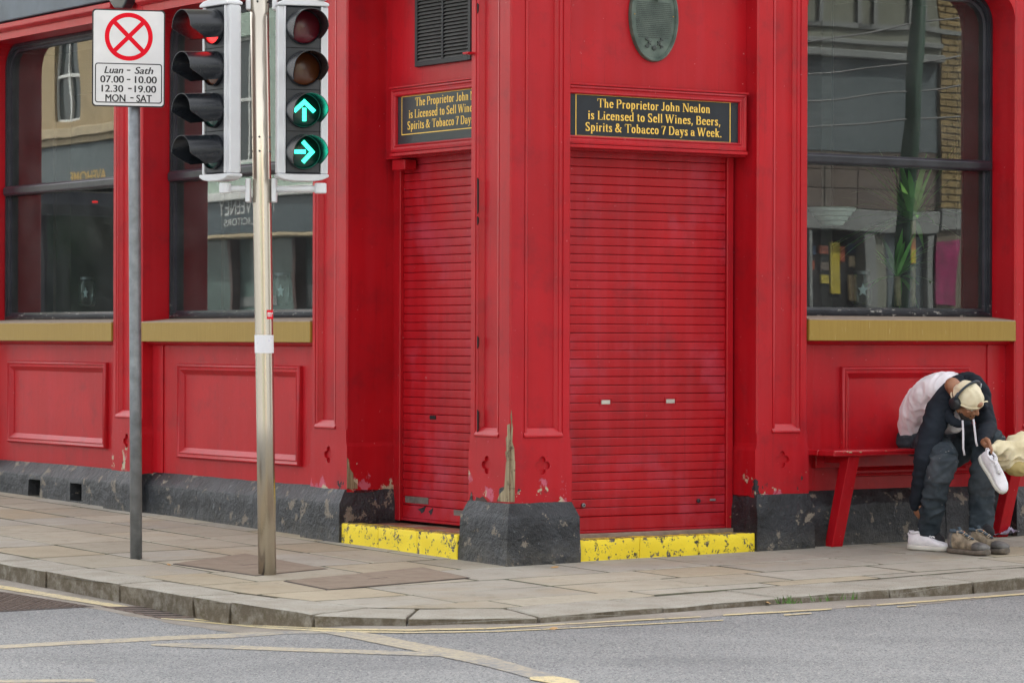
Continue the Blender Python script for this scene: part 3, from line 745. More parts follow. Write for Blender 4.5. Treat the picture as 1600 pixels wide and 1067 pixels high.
# --- doors
ZTEXT = []
def shutter(F, s0, s1, o, z0, z1, pitch, hidden, name_led=True):
    org = F.W((s0+s1)/2, o, z0)
    t = empty('roller_shutter', org); t.parent = pub; t.location = org-wpos(pub)
    fbox('backing', F, s0-.01, s1+.01, o-.06, o-.014, z0, z1+.1, DARK, t, bevel=0)
    prof = [(-.009, 0), (-.001, .0005), (.0015, .004), (.0022, .012), (.0022, .040), (.0016, pitch-.005), (-.0005, pitch-.0024), (-.009, pitch-.002)]
    bot = .085
    MB().prism(F, [(o-.012, z0), (o+.004, z0), (o+.006, z0+.006), (o+.004, z0+bot-.006), (o-.003, z0+bot-.003), (o-.012, z0+bot-.003)], s0, s1).build('bottom_rail', RED_SLAT, t)
    fbox('bottom_lip', F, s0, s1, o-.015, o+.016, z0-.018, z0-.002, RED_SLAT, t, bevel=.003)
    z = z0+bot; me = None; k = 0; rr = random.Random(5)
    while z < z1:
        if me is None:
            ob = MB().prism(F, [(o+a, z+b) for a, b in prof], s0, s1).build('slat', RED_SLAT, t, origin=F.W((s0+s1)/2, o, z), angle=25); me = ob.data
        else:
            dd = rr.uniform(-.0022, .0022)
            ob = link('slat', me, None, t, F.W((s0+s1)/2, o+dd, z)); ob.rotation_euler = (F.n*rr.uniform(-.0007, .0007))
        z += pitch; k += 1
    return t
pitch = .0532
# right door
oR = -.24; sg0, sg1 = FR.S(1133, oR), FR.S(1146, oR+.02)
zb = FR.Z(905, 829, oR); zt_ = FR.Z(1000, 240, oR)
SHR = shutter(FR, wp-.02, sg0-.003, oR, zb, zt_+.05, pitch, 0)
fbox('guide_rail', FR, sg0, sg1, -.3, oR+.02, zb-.02, zt_+.1, RED, SHR, bevel=.004)
fbox('guide_rail', FR, wp-.10, wp-.03, -.3, oR+.02, zb-.02, zt_+.1, RED, SHR, bevel=.004)
PALE = plain('pale_metal', (.55, .52, .46), .4, metal=.3)
for x, y in ((946, 628), (1047, 626.5)):
    s, z = FR.P(x, y, oR); h = empty('lifting_handle', FR.W(s, oR, z)); h.parent = SHR; h.location = FR.W(s, oR, z)-wpos(SHR)
    MB().rings([[FR.W(a, oR+d, q) for a, q in rect(s-.046+k, s+.046-k, z-.024+k, z+.022-k)] for k, d in ((0, 0), (0, .0065), (.005, .0065), (.007, .003))]).build('handle_rim', RED_SLAT, h)
    fbox('handle_pocket', FR, s-.034, s+.032, oR+.003, oR+.007, z-.014, z+.012, PALE, h, bevel=.002)
def lock(F, x, y, o, r=.013, m=STEEL, parent=None):
    s, z = F.P(x, y, o)
    MB().tube([F.W(s, o, z), F.W(s, o+.016, z), F.W(s, o+.018, z)], [r, r, r*.7], n=14).build('lock', m, parent)
    MB().tube([F.W(s, o+.016, z), F.W(s, o+.0195, z)], r*.38, n=8).build('keyhole', DARK, parent)
lock(FR, 910, 789, oR, parent=SHR); lock(FR, 1090, 782, oR, m=WBLACK, parent=SHR)
s, z = FR.P(1113, 780.5, oR); fbox('lock_slot', FR, s-.022, s+.022, oR, oR+.008, z-.007, z+.007, STEEL, SHR, bevel=.002)
s, z = FR.P(1138, 807, oR); fbox('rivet', FR, s-.005, s+.005, oR, oR+.024, z-.005, z+.005, GOLD, SHR, bevel=.002)
# left door
oL = -.38; sg0, sg1 = FL.S(631, oL), FL.S(616, oL+.02)
zbL = FL.Z(632, 808, oL); ztL = FL.Z(640, 250, oL)
SHL = shutter(FL, wp-.02, sg0-.003, oL, zbL, ztL+.06, pitch, 0)
fbox('guide_rail', FL, sg0, sg1, -.45, oL+.03, zbL-.02, ztL+.1, RED, SHL, bevel=.004)
s, z = FL.P(677, 652, oL); fbox('slot', FL, s-.035, s+.035, oL, oL+.0065, z-.012, z+.012, DARK, SHL, bevel=.001)
GALV = plain('bare_galvanised_patch', (.19, .16, .145), .55, metal=.4, scale=25, var=.3)
s, z = FL.P(652, 781, oL); fbox('bare_metal_patch', FL, s-.14, s+.14, oL+.004, oL+.0056, z-.021, z+.021, GALV, SHL, bevel=.001)
s, z = FL.P(718, 801, oL); fbox('bare_metal_patch', FL, s-.06, s+.06, oL+.004, oL+.0058, z-.018, z+.018, GALV, SHL, bevel=.001)
for x, y, w in ((660, 797, .05), (674, 800, .03)):
    s, z = FL.P(x, y, oL); MB().plate(FL, [(s-w, z+.03), (s-w*.6, z-.006), (s, z-.02), (s+w*.4, z-.004), (s+w, z+.004), (s+w*.3, z+.012)], oL+.004, oL+.0062).build('chipped_paint', BLACK, SHL)
# heads over the doors
def door_head(F, s0, s1, o, zlow, zbox):
    t = empty('door_head', F.W((s0+s1)/2, o, zlow)); t.parent = pub; t.location = F.W((s0+s1)/2, o, zlow)-wpos(pub)
    fbox('head_wall', F, s0, s1, o-.2, o, zlow, ZF, RED, t, bevel=0)
    return t
sgnR = [FR.P(1166, 145, -.055), FR.P(1160, 243, -.055)]
zR0, zR1 = FR.Z(900, 236, -.06), FR.Z(900, 133, -.06)
DHR = door_head(FR, wp-.03, s3a+.01, -.12, zR0+.01, 0)
zL0, zL1 = FL.Z(640, 252, -.22), FL.Z(640, 133, -.22)
DHL = door_head(FL, wp-.03, s1a, -.29, zL0+.03, 0)
fbox('shutter_box', FR, wp-.03, s3a, -.4, -.20, zt_+.01, zR0+.05, RED, DHR)
fbox('shutter_box', FL, wp-.03, s1a-.006, -.55, -.34, ztL+.02, zL0+.05, RED, DHL)
s, z = FL.P(632, 245, -.30); fbox('bracket_block', FL, s-.05, FL.S(618, -.3), -.36, -.27, zL0-.045, zL0+.02, RED, DHL)
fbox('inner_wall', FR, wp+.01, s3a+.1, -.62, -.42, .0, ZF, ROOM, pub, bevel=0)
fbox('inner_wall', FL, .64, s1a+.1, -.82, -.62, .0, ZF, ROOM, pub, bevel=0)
# steps
def step(F, s0, s1, o1, zt, oback):
    org = F.W((s0+s1)/2, 0, 0); t = empty('doorstep', org); t.parent = pub; t.location = org-wpos(pub)
    g = zg(*F.W(s0, 0, 0).xy)-.06; n = 3
    for k in range(n):
        a = s0+(s1-s0)*k/n+.0006; b = s0+(s1-s0)*(k+1)/n-.0006
        st = fbox('step_stone', F, a, b, o1-.13, o1, g, zt, YEL, t, bevel=.006, seg=2); roughen(st, cuts=3, amp=.004)
    k = 0; a = s0-.1
    while a < s1+.2:
        b = min(a+.15, s1+.2)
        for j in range(3):
            u0 = o1-.134-(j+1)*.15+.002; u1 = o1-.134-j*.15-.002
            fbox('step_tile', F, a+.002, b-.002, max(u0, oback), u1, g, zt-.012+.001*((k+j) % 3), CERAM if (k*7+j*3) % 4 else CERAM2, t, bevel=.002)
        a = b; k += 1
    fbox('tile_bed', F, s0-.1, s1+.2, oback-.15, o1-.1, g, zt-.016, CERAM2, t, bevel=0)
zs = FR.Z(1000, 845, 0.0); step(FR, wp+.052, s3a-.035, .03, FR.Z(1040, 838, .03), -.26)
step(FL, wp+.052, s1a-.035, .055, FL.Z(620, 826, .055), -.40)
fbox('threshold_strip', FR, wp+.03, s3a-.02, -.27, -.20, .1, FR.Z(1040, 829, -.2), CERAM2, pub)

# --- vent grille over the left door
s0, s1 = FL.S(735, -.27), FL.S(648, -.27); z0, z1 = FL.Z(660, 104, -.27), FL.Z(660, -45, -.27)
vt = empty('vent_grille', FL.W((s0+s1)/2, -.27, z0)); vt.parent = pub; vt.location = FL.W((s0+s1)/2, -.27, z0)-wpos(pub)
fbox('vent_back', FL, s0, s1, -.289, -.285, z0, z1, DARK, vt, bevel=0)
for a, b, c, d in ((s0, s0+.03, z0, z1), (s1-.03, s1, z0, z1), (s0+.03, s1-.03, z0, z0+.03), (s0+.03, s1-.03, z1-.03, z1), ((s0+s1)/2-.010, (s0+s1)/2+.010, z0+.03, z1-.03)):
    fbox('vent_frame', FL, a, b, -.289, -.262, c, d, VENTD, vt, bevel=.002)
pt = (z1-z0-.06)/24
for c in range(2):
    a = s0+.03 if c == 0 else (s0+s1)/2+.010; b = (s0+s1)/2-.010 if c == 0 else s1-.03
    for k in range(24):
        z = z0+.03+k*pt
        MB().prism(FL, [(-.264, z+.001), (-.284, z+pt*.86), (-.286, z+pt*.80), (-.267, z-.001)], a, b).build('louvre', VENT, vt)

# --- fascia, upper storey, roof and inside
def long(name, F, s0, s1, o0, o1, z0, z1, m): return fbox(name, F, s0, s1, o0, o1, z0, z1, m, pub, bevel=.006)
long('fascia', FR, -.06, 9.5, -.5, .06, ZF, 4.35, FASC); long('fascia', FL, .5, 15, -.5, .062, ZF, 4.35, FASC)
MB().prism(FR, [(-.3, 4.35), (.09, 4.35), (.11, 4.40), (.17, 4.44), (.17, 4.50), (-.3, 4.52)], -.15, 9.5).build('cornice', RED, pub)
MB().prism(FL, [(-.3, 4.35), (.09, 4.35), (.11, 4.40), (.17, 4.44), (.17, 4.50), (-.3, 4.52)], .3, 15).build('cornice', RED, pub)
CREAM = plain('cream_render', (.42, .38, .30), .8, scale=2)
long('upper_wall', FR, -.02, 9.5, -6, -.02, 4.5, 11.2, CREAM); long('upper_wall', FL, 5.9, 15, -6, -.02, 4.5, 11.2, CREAM)  # out of view, height raised so its shade covers the visible ground
long('roof', FR, -.2, 9.7, -6.2, .2, 11.2, 11.45, FASC); long('roof', FL, 6.2, 15.2, -6.2, .2, 11.2, 11.45, FASC)
long('wall', FR, s4b, 9.5, -.5, -.05, -.1, ZF, RED); long('wall', FL, WB+.45, 15, -.5, -.05, -.1, ZF, RED)
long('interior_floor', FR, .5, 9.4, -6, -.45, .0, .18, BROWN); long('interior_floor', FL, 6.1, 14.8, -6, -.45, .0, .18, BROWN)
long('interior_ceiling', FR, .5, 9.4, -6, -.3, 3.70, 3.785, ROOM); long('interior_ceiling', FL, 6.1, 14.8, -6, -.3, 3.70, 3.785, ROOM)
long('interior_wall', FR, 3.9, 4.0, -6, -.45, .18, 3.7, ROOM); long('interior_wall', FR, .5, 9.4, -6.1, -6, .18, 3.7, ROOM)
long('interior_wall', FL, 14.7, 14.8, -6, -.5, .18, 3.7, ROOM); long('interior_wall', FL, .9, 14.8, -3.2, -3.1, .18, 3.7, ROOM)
MB().plate(FL, [(FL.S(214), ZF), (FL.S(209), FL.Z(209, 8)), (FL.S(205), FL.Z(205, 15)), (FL.S(192), FL.Z(192, 15)), (FL.S(187), FL.Z(187, 8)), (FL.S(183), ZF)], .0, .08).build('keystone', WBLACK, pub, bevel=.012, seg=2)
# ================================================================ lettering
def arcp(cx, cy, rx, ry, a0, a1, n=9): return [(cx+rx*math.cos(R_(a0+(a1-a0)*i/n)), cy+ry*math.sin(R_(a0+(a1-a0)*i/n))) for i in range(n+1)]
XH, CAP = .46, .68
HX, HY = .056, .022
def stem(x, y0, y1, top=True, bot=True, half=False):
    g = [([(x, y0+HY), (x, y1-HY)], HX, HY)]
    if bot: g.append(([(x-.045, y0+.014), (x+.045, y0+.014)], HX*.8, .014))
    if top: g.append(([(x-.05, y1-.014), (x if half else x+.045, y1-.014)], HX*.8 if not half else .03, .014))
    return g
def thin(p): return [(p, .020, .019)]
def bold(p): return [(p, HX, HY)]
def mid(p): return [(p, .03, .015)]
GL = {
 'T': (.62, stem(.31, 0, CAP, top=False)+thin([(.04, .664), (.58, .664)])+thin([(.03, .664), (.03, .50)])+thin([(.59, .664), (.59, .50)])),
 'P': (.56, stem(.13, 0, CAP)+bold(arcp(.30, .50, .17, .165, 90, -90))+thin([(.13, .664), (.3, .664)])+thin([(.13, .335), (.3, .335)])),
 'J': (.40, stem(.24, .12, CAP, bot=False)+bold([(.24, .14), (.21, .04), (.12, .016), (.07, .08)])),
 'N': (.66, mid([(.10, .02), (.10, .66)])+bold([(.13, .66), (.52, .03)])+mid([(.55, .02), (.55, .66)])+thin([(.03, .664), (.14, .664)])+thin([(.47, .664), (.63, .664)])+thin([(.03, .014), (.18, .014)])),
 'L': (.54, stem(.14, 0, CAP)+thin([(.14, .014), (.47, .014)])+thin([(.48, .014), (.48, .18)])),
 'S': (.50, bold(arcp(.24, .50, .15, .165, 40, 190))+bold([(.095, .46), (.20, .38), (.33, .28), (.385, .20)])+bold(arcp(.24, .18, .15, .165, 10, -150))+thin([(.39, .50), (.39, .66)])+thin([(.08, .02), (.08, .20)])),
 'W': (.88, bold([(.08, .66), (.23, .03)])+mid([(.23, .03), (.40, .62)])+bold([(.40, .66), (.57, .03)])+mid([(.57, .03), (.76, .66)])+thin([(.0, .664), (.18, .664)])+thin([(.33, .664), (.48, .664)])+thin([(.68, .664), (.84, .664)])),
 'B': (.58, stem(.13, 0, CAP)+bold(arcp(.29, .52, .14, .145, 90, -90))+bold(arcp(.30, .19, .17, .175, 90, -90))+thin([(.13, .664), (.3, .664)])+thin([(.13, .36), (.3, .36)])+thin([(.13, .014), (.3, .014)])),
 'D': (.64, stem(.13, 0, CAP)+bold(arcp(.29, .34, .24, .325, 90, -90, 14))+thin([(.13, .664), (.3, .664)])+thin([(.13, .014), (.3, .014)])),
 '7': (.46, thin([(.05, .655), (.40, .655)])+bold([(.38, .645), (.24, .32), (.18, .02)])+thin([(.04, .655), (.04, .52)])),
 '&': (.72, bold(arcp(.26, .55, .10, .115, -60, 270, 14))+bold([(.20, .44), (.36, .22), (.56, .02)])+bold(arcp(.22, .18, .15, .165, 110, 330, 12))+thin([(.36, .06), (.50, .20), (.56, .36)])+thin([(.50, .37), (.64, .37)])),
 'h': (.50, stem(.12, 0, .70, half=True)+mid([(.12, .36), (.20, .43), (.27, .44)])+bold([(.27, .43), (.345, .36)])+stem(.35, 0, .38, top=False)),
 'n': (.50, stem(.12, 0, XH, half=True)+mid([(.12, .36), (.20, .43), (.27, .44)])+bold([(.27, .43), (.345, .36)])+stem(.35, 0, .38, top=False)),
 'r': (.38, stem(.12, 0, XH, half=True)+mid([(.13, .34), (.20, .42), (.27, .435)])+bold([(.27, .41), (.28, .38)])),
 'i': (.26, stem(.12, 0, XH, half=True)+bold([(.12, .585), (.12, .63)])),
 'l': (.26, stem(.12, 0, .70, half=True)),
 't': (.32, stem(.14, .03, .58, top=False, bot=False)+thin([(.03, .44), (.27, .44)])+mid([(.15, .04), (.20, .015), (.26, .06)])),
 'o': (.46, bold(arcp(.22, .23, .135, .215, 0, 360, 20))),
 'e': (.43, bold(arcp(.22, .23, .135, .215, 10, 320, 18))+mid([(.12, .26), (.33, .26)])+bold([(.345, .26), (.34, .31)])),
 'c': (.41, bold(arcp(.22, .23, .135, .215, 45, 320, 16))+bold([(.30, .36), (.30, .40)])),
 'a': (.46, bold([(.32, .02), (.32, .34)])+mid(arcp(.20, .33, .12, .11, 0, 150))+bold([(.10, .36), (.10, .38)])+bold(arcp(.17, .14, .085, .125, 90, 290, 12))+mid([(.17, .27), (.32, .29)])+mid([(.19, .02), (.30, .08)])+mid([(.33, .02), (.42, .03)])),
 's': (.38, bold(arcp(.18, .34, .095, .105, 40, 200))+bold([(.09, .32), (.18, .25), (.27, .15)])+bold(arcp(.18, .125, .095, .11, 10, -150))+thin([(.28, .34), (.28, .45)])+thin([(.06, .01), (.06, .13)])),
 'd': (.50, stem(.35, 0, .70, top=False)+thin([(.26, .686), (.35, .686)])+bold(arcp(.19, .23, .12, .215, 70, 290, 14))+mid([(.22, .445), (.33, .38)])+mid([(.22, .015), (.33, .08)])),
 'b': (.50, stem(.12, 0, .70, half=True, bot=False)+bold(arcp(.25, .23, .12, .215, 110, -110, 14))+mid([(.14, .38), (.24, .445)])+mid([(.13, .03), (.24, .015)])),
 'p': (.50, stem(.12, -.20, XH, half=True)+bold(arcp(.25, .23, .12, .215, 110, -110, 14))+mid([(.14, .38), (.24, .445)])+mid([(.14, .06), (.24, .015)])),
 'k': (.50, stem(.12, 0, .70, half=True)+mid([(.14, .19), (.33, .43)])+bold([(.22, .27), (.37, .03)])+thin([(.26, .446), (.42, .446)])+thin([(.30, .014), (.46, .014)])),
 'y': (.46, bold([(.09, .44), (.23, .06)])+mid([(.36, .44), (.20, -.10), (.12, -.19), (.06, -.17)])+thin([(.01, .446), (.17, .446)])+thin([(.28, .446), (.44, .446)])),
 ',': (.22, bold([(.10, .02), (.10, .07)])+mid([(.11, .02), (.06, -.12)])),
 '.': (.22, bold([(.10, .016), (.10, .07)])),
 ' ': (.22, []),
}
GL['N'] = (GL['N'][0], GL['N'][1])
def serif_text(txt):
    """2-D pieces (convex outlines) of a line of condensed bold roman capitals and lower case"""
    x = 0; out = []
    for ch in txt:
        adv, g = GL[ch]
        for pts, hx, hy in g:
            for a, b in zip(pts, pts[1:]):
                P = [(p[0]+dx*hx, p[1]+dy*hy) for p in (a, b) for dx, dy in ((-1, -1), (1, -1), (1, 1), (-1, 1))]
                P = sorted(set(P)); H = []
                def cr(o, u, w): return (u[0]-o[0])*(w[1]-o[1])-(u[1]-o[1])*(w[0]-o[0])
                lo = []
                for p in P:
                    while len(lo) > 1 and cr(lo[-2], lo[-1], p) <= 1e-9: lo.pop()
                    lo.append(p)
                up = []
                for p in reversed(P):
                    while len(up) > 1 and cr(up[-2], up[-1], p) <= 1e-9: up.pop()
                    up.append(p)
                out.append([(x+u, v) for u, v in lo[:-1]+up[:-1]])
        x += adv
    return out, x
def put_serif(mb, pieces, W, place, width, cap, o):
    """place(u, v, o) maps metres along the line, up, and out of the board"""
    kx = width/W; ky = cap/CAP
    for i, P in enumerate(pieces):
        oo = o+.0001*(i % 7); v = [place(u*kx, w*ky, oo) for u, w in P]
        mb.add(v, [tuple(range(len(v)))])
def sans_mesh(txt, shear=0.0, offset=0.0):
    c = bpy.data.curves.new('t', 'FONT'); c.body = txt; c.shear = shear; c.offset = offset; c.size = 1
    o = bpy.data.objects.new('t', c); COL.objects.link(o); bpy.context.view_layer.update()
    me = bpy.data.meshes.new_from_object(o.evaluated_get(bpy.context.evaluated_depsgraph_get()))
    v = [p.co.copy() for p in me.vertices]; f = [tuple(p.vertices) for p in me.polygons]
    bpy.data.objects.remove(o); bpy.data.meshes.remove(me)
    x0 = min(p.x for p in v); x1 = max(p.x for p in v); y0 = min(p.y for p in v); y1 = max(p.y for p in v)
    return v, f, (x0, x1, y0, y1)
def put_sans(mb, txt, place, u0, u1, v0, v1, o, shear=0.0, offset=0.01, mirror=False):
    v, f, (x0, x1, y0, y1) = sans_mesh(txt, shear, offset)
    mb.add([place(u0+(u1-u0)*(p.x-x0)/(x1-x0), v0+(v1-v0)*(p.y-y0)/(y1-y0), o) for p in v], f)

# ---------------------------------------------------------------- the two licence boards
def licence_board(F, sgn, s_left, s_right, z0, z1, ofr, lines, bord, label):
    """s_left is where the frame starts on the reader's left"""
    e = empty('licence_sign', F.W((s_left+s_right)/2, ofr, z0), label=label, cat='sign', group='licence signs over the two shutters')
    a, b = min(s_left, s_right), max(s_left, s_right)
    L = []
    for k, d in ((0, -.06), (0, .0), (.004, .008), (.014, .012), (.022, .004), (.026, .004), (.034, .0), (.044, .006), (.050, .002), (.054, -.012), (.054, -.03)):
        L.append([F.W(x, ofr+d, z) for x, z in rect(a+k, b-k, z0+k, z1-k)])
    MB().rings(L).build('sign_frame', RED, e, angle=40)
    fbox('cap_moulding', F, a-.012, b+.012, ofr-.06, ofr+.016, z1-.001, z1+.012, RED, e, bevel=.003)
    fbox('foot_moulding', F, a-.006, b+.006, ofr-.06, ofr+.012, z0-.022, z0-.001, RED, e, bevel=.003)
    fbox('sign_board', F, a+.05, b-.05, ofr-.03, ofr-.014, z0+.05, z1-.05, SIGNBLK, e, bevel=.001)
    ob = ofr-.0135
    s0, s1, q0, q1 = bord; t = .0055; mb = MB()
    for x0_, x1_, y0_, y1_, k in ((s0, s1, q0, q0+t, 0), (s0, s1, q1-t, q1, 0), (min(s0, s1), min(s0, s1)+t, q0+t, q1-t, 0), (max(s0, s1)-t, max(s0, s1), q0+t, q1-t, 0)):
        mb.fbox(F, min(x0_, x1_), max(x0_, x1_), ob-.0003, ob+.0008, y0_, y1_)
    mb.build('gold_border', GOLDLET, e)
    mb = MB()
    for txt, st, width, zb_ in lines:
        pc, W = serif_text(txt); put_serif(mb, pc, W-.06, lambda u, v, o: F.W(st+sgn*u, o, zb_+v), width, .052, ob+.0005)
    mb.build('lettering', GOLDLET, e)
TXT = ['The Proprietor John Nealon', 'is Licensed to Sell Wines, Beers,', 'Spirits & Tobacco 7 Days a Week.']
ob = -.07
zz0, zz1 = FR.Z(1158, 237, -.055), FR.Z(1158, 148, -.055)
x0s = [932, 917, 913]; x1s = [1108, 1124, 1126]; yb = [172.6, 191.6, 209.8]
RL = [(t, FR.S(a, ob), FR.S(b, ob)-FR.S(a, ob), FR.Z((a+b)/2, y, ob)) for t, a, b, y in zip(TXT, x0s, x1s, yb)]
licence_board(FR, 1, FR.S(872, -.055), FR.S(1165, -.055), zz0, zz1, -.055, RL,
              (FR.S(898, ob), FR.S(1140, ob), FR.Z(1140, 224, ob), FR.Z(1140, 160, ob)), 'black licence board with gold lettering fully readable over the right-hand shutter')
obl = -.235; ofl = -.22
fw = FR.S(1165, -.055)-FR.S(872, -.055)
zl0, zl1 = FL.Z(612, 240, ofl), FL.Z(612, 140, ofl)
LL = []
for (t, a, w, z), xx, yy in zip(RL, (648, 638, 636), (166.4, 185.6, 203.3)):
    LL.append((t, FL.S(xx, obl), w, FL.Z(xx, yy, obl)))
bl = FL.S(627, obl)
licence_board(FL, -1, FL.S(611, ofl), FL.S(611, ofl)-fw, zl0, zl1, ofl, LL, (bl, bl-(FR.S(1140, ob)-FR.S(898, ob)), FL.Z(627, 212, obl), FL.Z(627, 151.5, obl)),
              'black licence board with gold lettering over the left-hand shutter, partly hidden by the corner pier')

# ---------------------------------------------------------------- bronze plaque
o_ = -.12; sc0, zc0 = FR.P(1022.5, 27, o_+.02); ra = (FR.S(1060, o_)-FR.S(985, o_))/2; rb_ = FR.Z(1022, 27, o_)-FR.Z(1022, 97, o_)
pq = empty('bronze_plaque', FR.W(sc0, o_, zc0-rb_), label='oval green bronze plaque with raised inscription on the red wall above the right-hand door', cat='plaque')
def ell(k, o, n=48): return [FR.W(sc0+(ra-k)*math.cos(2*math.pi*i/n), o_+o, zc0+(rb_-k)*math.sin(2*math.pi*i/n)) for i in range(n)]
MB().rings([ell(0, .001), ell(0, .022), ell(.004, .029), ell(.012, .030), ell(.016, .024), ell(.020, .024), ell(.024, .014)]).build('plaque_rim', BRONZE, pq, angle=30)
m_ = MB(); m_.add(ell(.022, .015), [tuple(range(48))]); m_.build('plaque_face', BRONZE, pq)
mb = MB(); rp = random.Random(4); z = zc0+.085
while z > zc0-.135:
    half = (ra-.035)*math.sqrt(max(0, 1-((z-zc0)/(rb_-.03))**2))*.92; s = sc0-half
    while s < sc0+half:
        w = rp.uniform(.004, .014); mb.fbox(FR, s, min(s+w, sc0+half), o_+.0155, o_+.0175, z, z+.0045); s += w+rp.uniform(.002, .004)
    z -= .0118
mb.build('raised_inscription', BRONZED, pq)
mb = MB()
for sg in (-1, 1):
    for k in range(6):
        c = FR.W(sc0+sg*(.045+.012*math.cos(k*1.3)), o_+.018, zc0-.155-.012*k*.8+.02)
        mb.obox(c, FR.d*.010+Vector((0, 0, sg*.004*(1 if k % 2 else -1))), Vector((0, 0, .004)), FR.n*.006)
mb.build('leaf_sprays', BRONZED, pq)
MB().rings([[FR.W(sc0+r*math.cos(a), o_+oo, zc0-.19+dz+r*.9*math.sin(a)) for a in lin(0, 6.28, 13)[:-1]] for r, oo, dz in ((.018, .015, 0), (.017, .024, .002), (.009, .028, .004))], caps=True).build('crest', BRONZED, pq)
MB().tube([FR.W(sc0+.03, o_+.02, zc0+.11), FR.W(sc0+.012, o_+.035, zc0+.10), FR.W(sc0-.005, o_+.035, zc0+.11), FR.W(sc0-.02, o_+.03, zc0+.15)], .008).build('relief_scroll', BRONZE, pq)
for sg in (-1, 1): MB().tube([FR.W(sc0+sg*(ra-.036), o_+.014, zc0+.01), FR.W(sc0+sg*(ra-.036), o_+.019, zc0+.01)], .004).build('fixing_screw', GOLD, pq)

# ================================================================ no-parking sign
bs = G(213, 872.5); tp = AT(209, 20, bs.y)
sp = empty('no_parking_sign', bs, label='white parking restriction plate with red crossed ring on a grey galvanised pole', cat='road sign')
MB().tube([bs-Vector((0, 0, .1)), bs.lerp(tp, .33), bs.lerp(tp, .66), tp], .0365, n=20).build('pole', STEEL, sp, smooth=True)
yaw = R_(14); PU = Vector((math.cos(yaw), math.sin(yaw), 0)); PN = Vector((math.sin(yaw), -math.cos(yaw), 0)); PV = Vector((.002, 0, 1)).normalized()
pc = AT(201, 91.5, bs.y-.07); ppm = FPX/(bs.y-.07); pw_, ph_ = 113/ppm/math.cos(yaw-.12), 152/ppm
def plate_at(u, v, o): return pc + PU*u + PV*v + PN*o
def rrect(w, h, r, n=5, cx=0, cy=0):
    out = []
    for k, (sx, sy) in enumerate(((1, 1), (-1, 1), (-1, -1), (1, -1))):
        for i in range(n): a = math.pi/2*(k+i/(n-1)); out.append((cx+sx*(w/2-r)+r*math.cos(a), cy+sy*(h/2-r)+r*math.sin(a)))
    return out
def prr(pts, o): return [plate_at(u, v, o) for u, v in pts]
MB().rings([prr(rrect(pw_, ph_, .022), -.004), prr(rrect(pw_, ph_, .022), .0)], caps=True).build('plate_edge', INK, sp)
MB().rings([prr(rrect(pw_-.016, ph_-.016, .018), .0002), prr(rrect(pw_-.016, ph_-.016, .018), .0014)], caps=True).build('plate_face', SIGNW, sp)
def U(px): return ((px-200.5)/ppm)/math.cos(yaw-.12)
def V(py): return (91.5-py)/ppm
ccx, ccy, rO, rI = 0.0, V(58), 37.5/ppm, 30.5/ppm
n = 56; mb = MB()
mb.rings([[plate_at(ccx+r*math.cos(2*math.pi*i/n)*1.0, ccy+r*math.sin(2*math.pi*i/n), o) for i in range(n)] for r, o in ((rI, .0015), (rI, .0024), (rO, .0024), (rO, .0015))])
mb.build('red_ring', REDINK, sp)
for k, dg in enumerate((45, -45)):
    d = Vector((math.cos(R_(dg)), math.sin(R_(dg)))); w = Vector((-d.y, d.x))*(3.4/ppm); e_ = rI+.003
    P = [(ccx+a*d.x*e_+b*w.x, ccy+a*d.y*e_+b*w.y) for a, b in ((-1, -1), (1, -1), (1, 1), (-1, 1))]
    MB().rings([prr(P, .0015), prr(P, .0021+.0004*k)], caps=True).build('red_bar', REDINK, sp)
cx2, cy2 = U(200.5), V(130.5); w2, h2 = 104/ppm/math.cos(yaw-.12), 62/ppm
MB().rings([prr(rrect(w2, h2, .017, cx=cx2, cy=cy2), .0015), prr(rrect(w2, h2, .017, cx=cx2, cy=cy2), .0022), prr(rrect(w2-.012, h2-.012, .012, cx=cx2, cy=cy2), .0022), prr(rrect(w2-.012, h2-.012, .012, cx=cx2, cy=cy2), .0015)]).build('black_border', INK, sp)
for txt, x0, x1, y0, y1, sh in (('Luan', 163, 192, 105, 115.5, .25), ('-', 198, 203, 109.5, 111, 0), ('Sath', 210, 238.5, 105, 115.5, .25), ('07.00', 157, 193, 119.5, 130, 0), ('-', 198, 203, 124, 125.5, 0), ('10.00', 210.5, 244, 119.5, 130, 0),
                                ('12.30', 159, 192, 134, 144.5, 0), ('-', 200, 205, 138, 139.6, 0), ('19.00', 210, 243, 134, 144.5, 0), ('MON', 165, 195.5, 148.5, 159.5, 0), ('-', 203.5, 208, 152.5, 154, 0), ('SAT', 213, 236.5, 148.5, 159.5, 0)):
    mb = MB()
    for j_, dx_ in enumerate((-.0014, 0, .0014)): put_sans(mb, txt, plate_at, U(x0)+dx_, U(x1)+dx_, V(y1)-.0004*j_, V(y0)+.0004*j_, .0020+.0003*j_, sh, 0)
    mb.build('lettering', INK, sp)

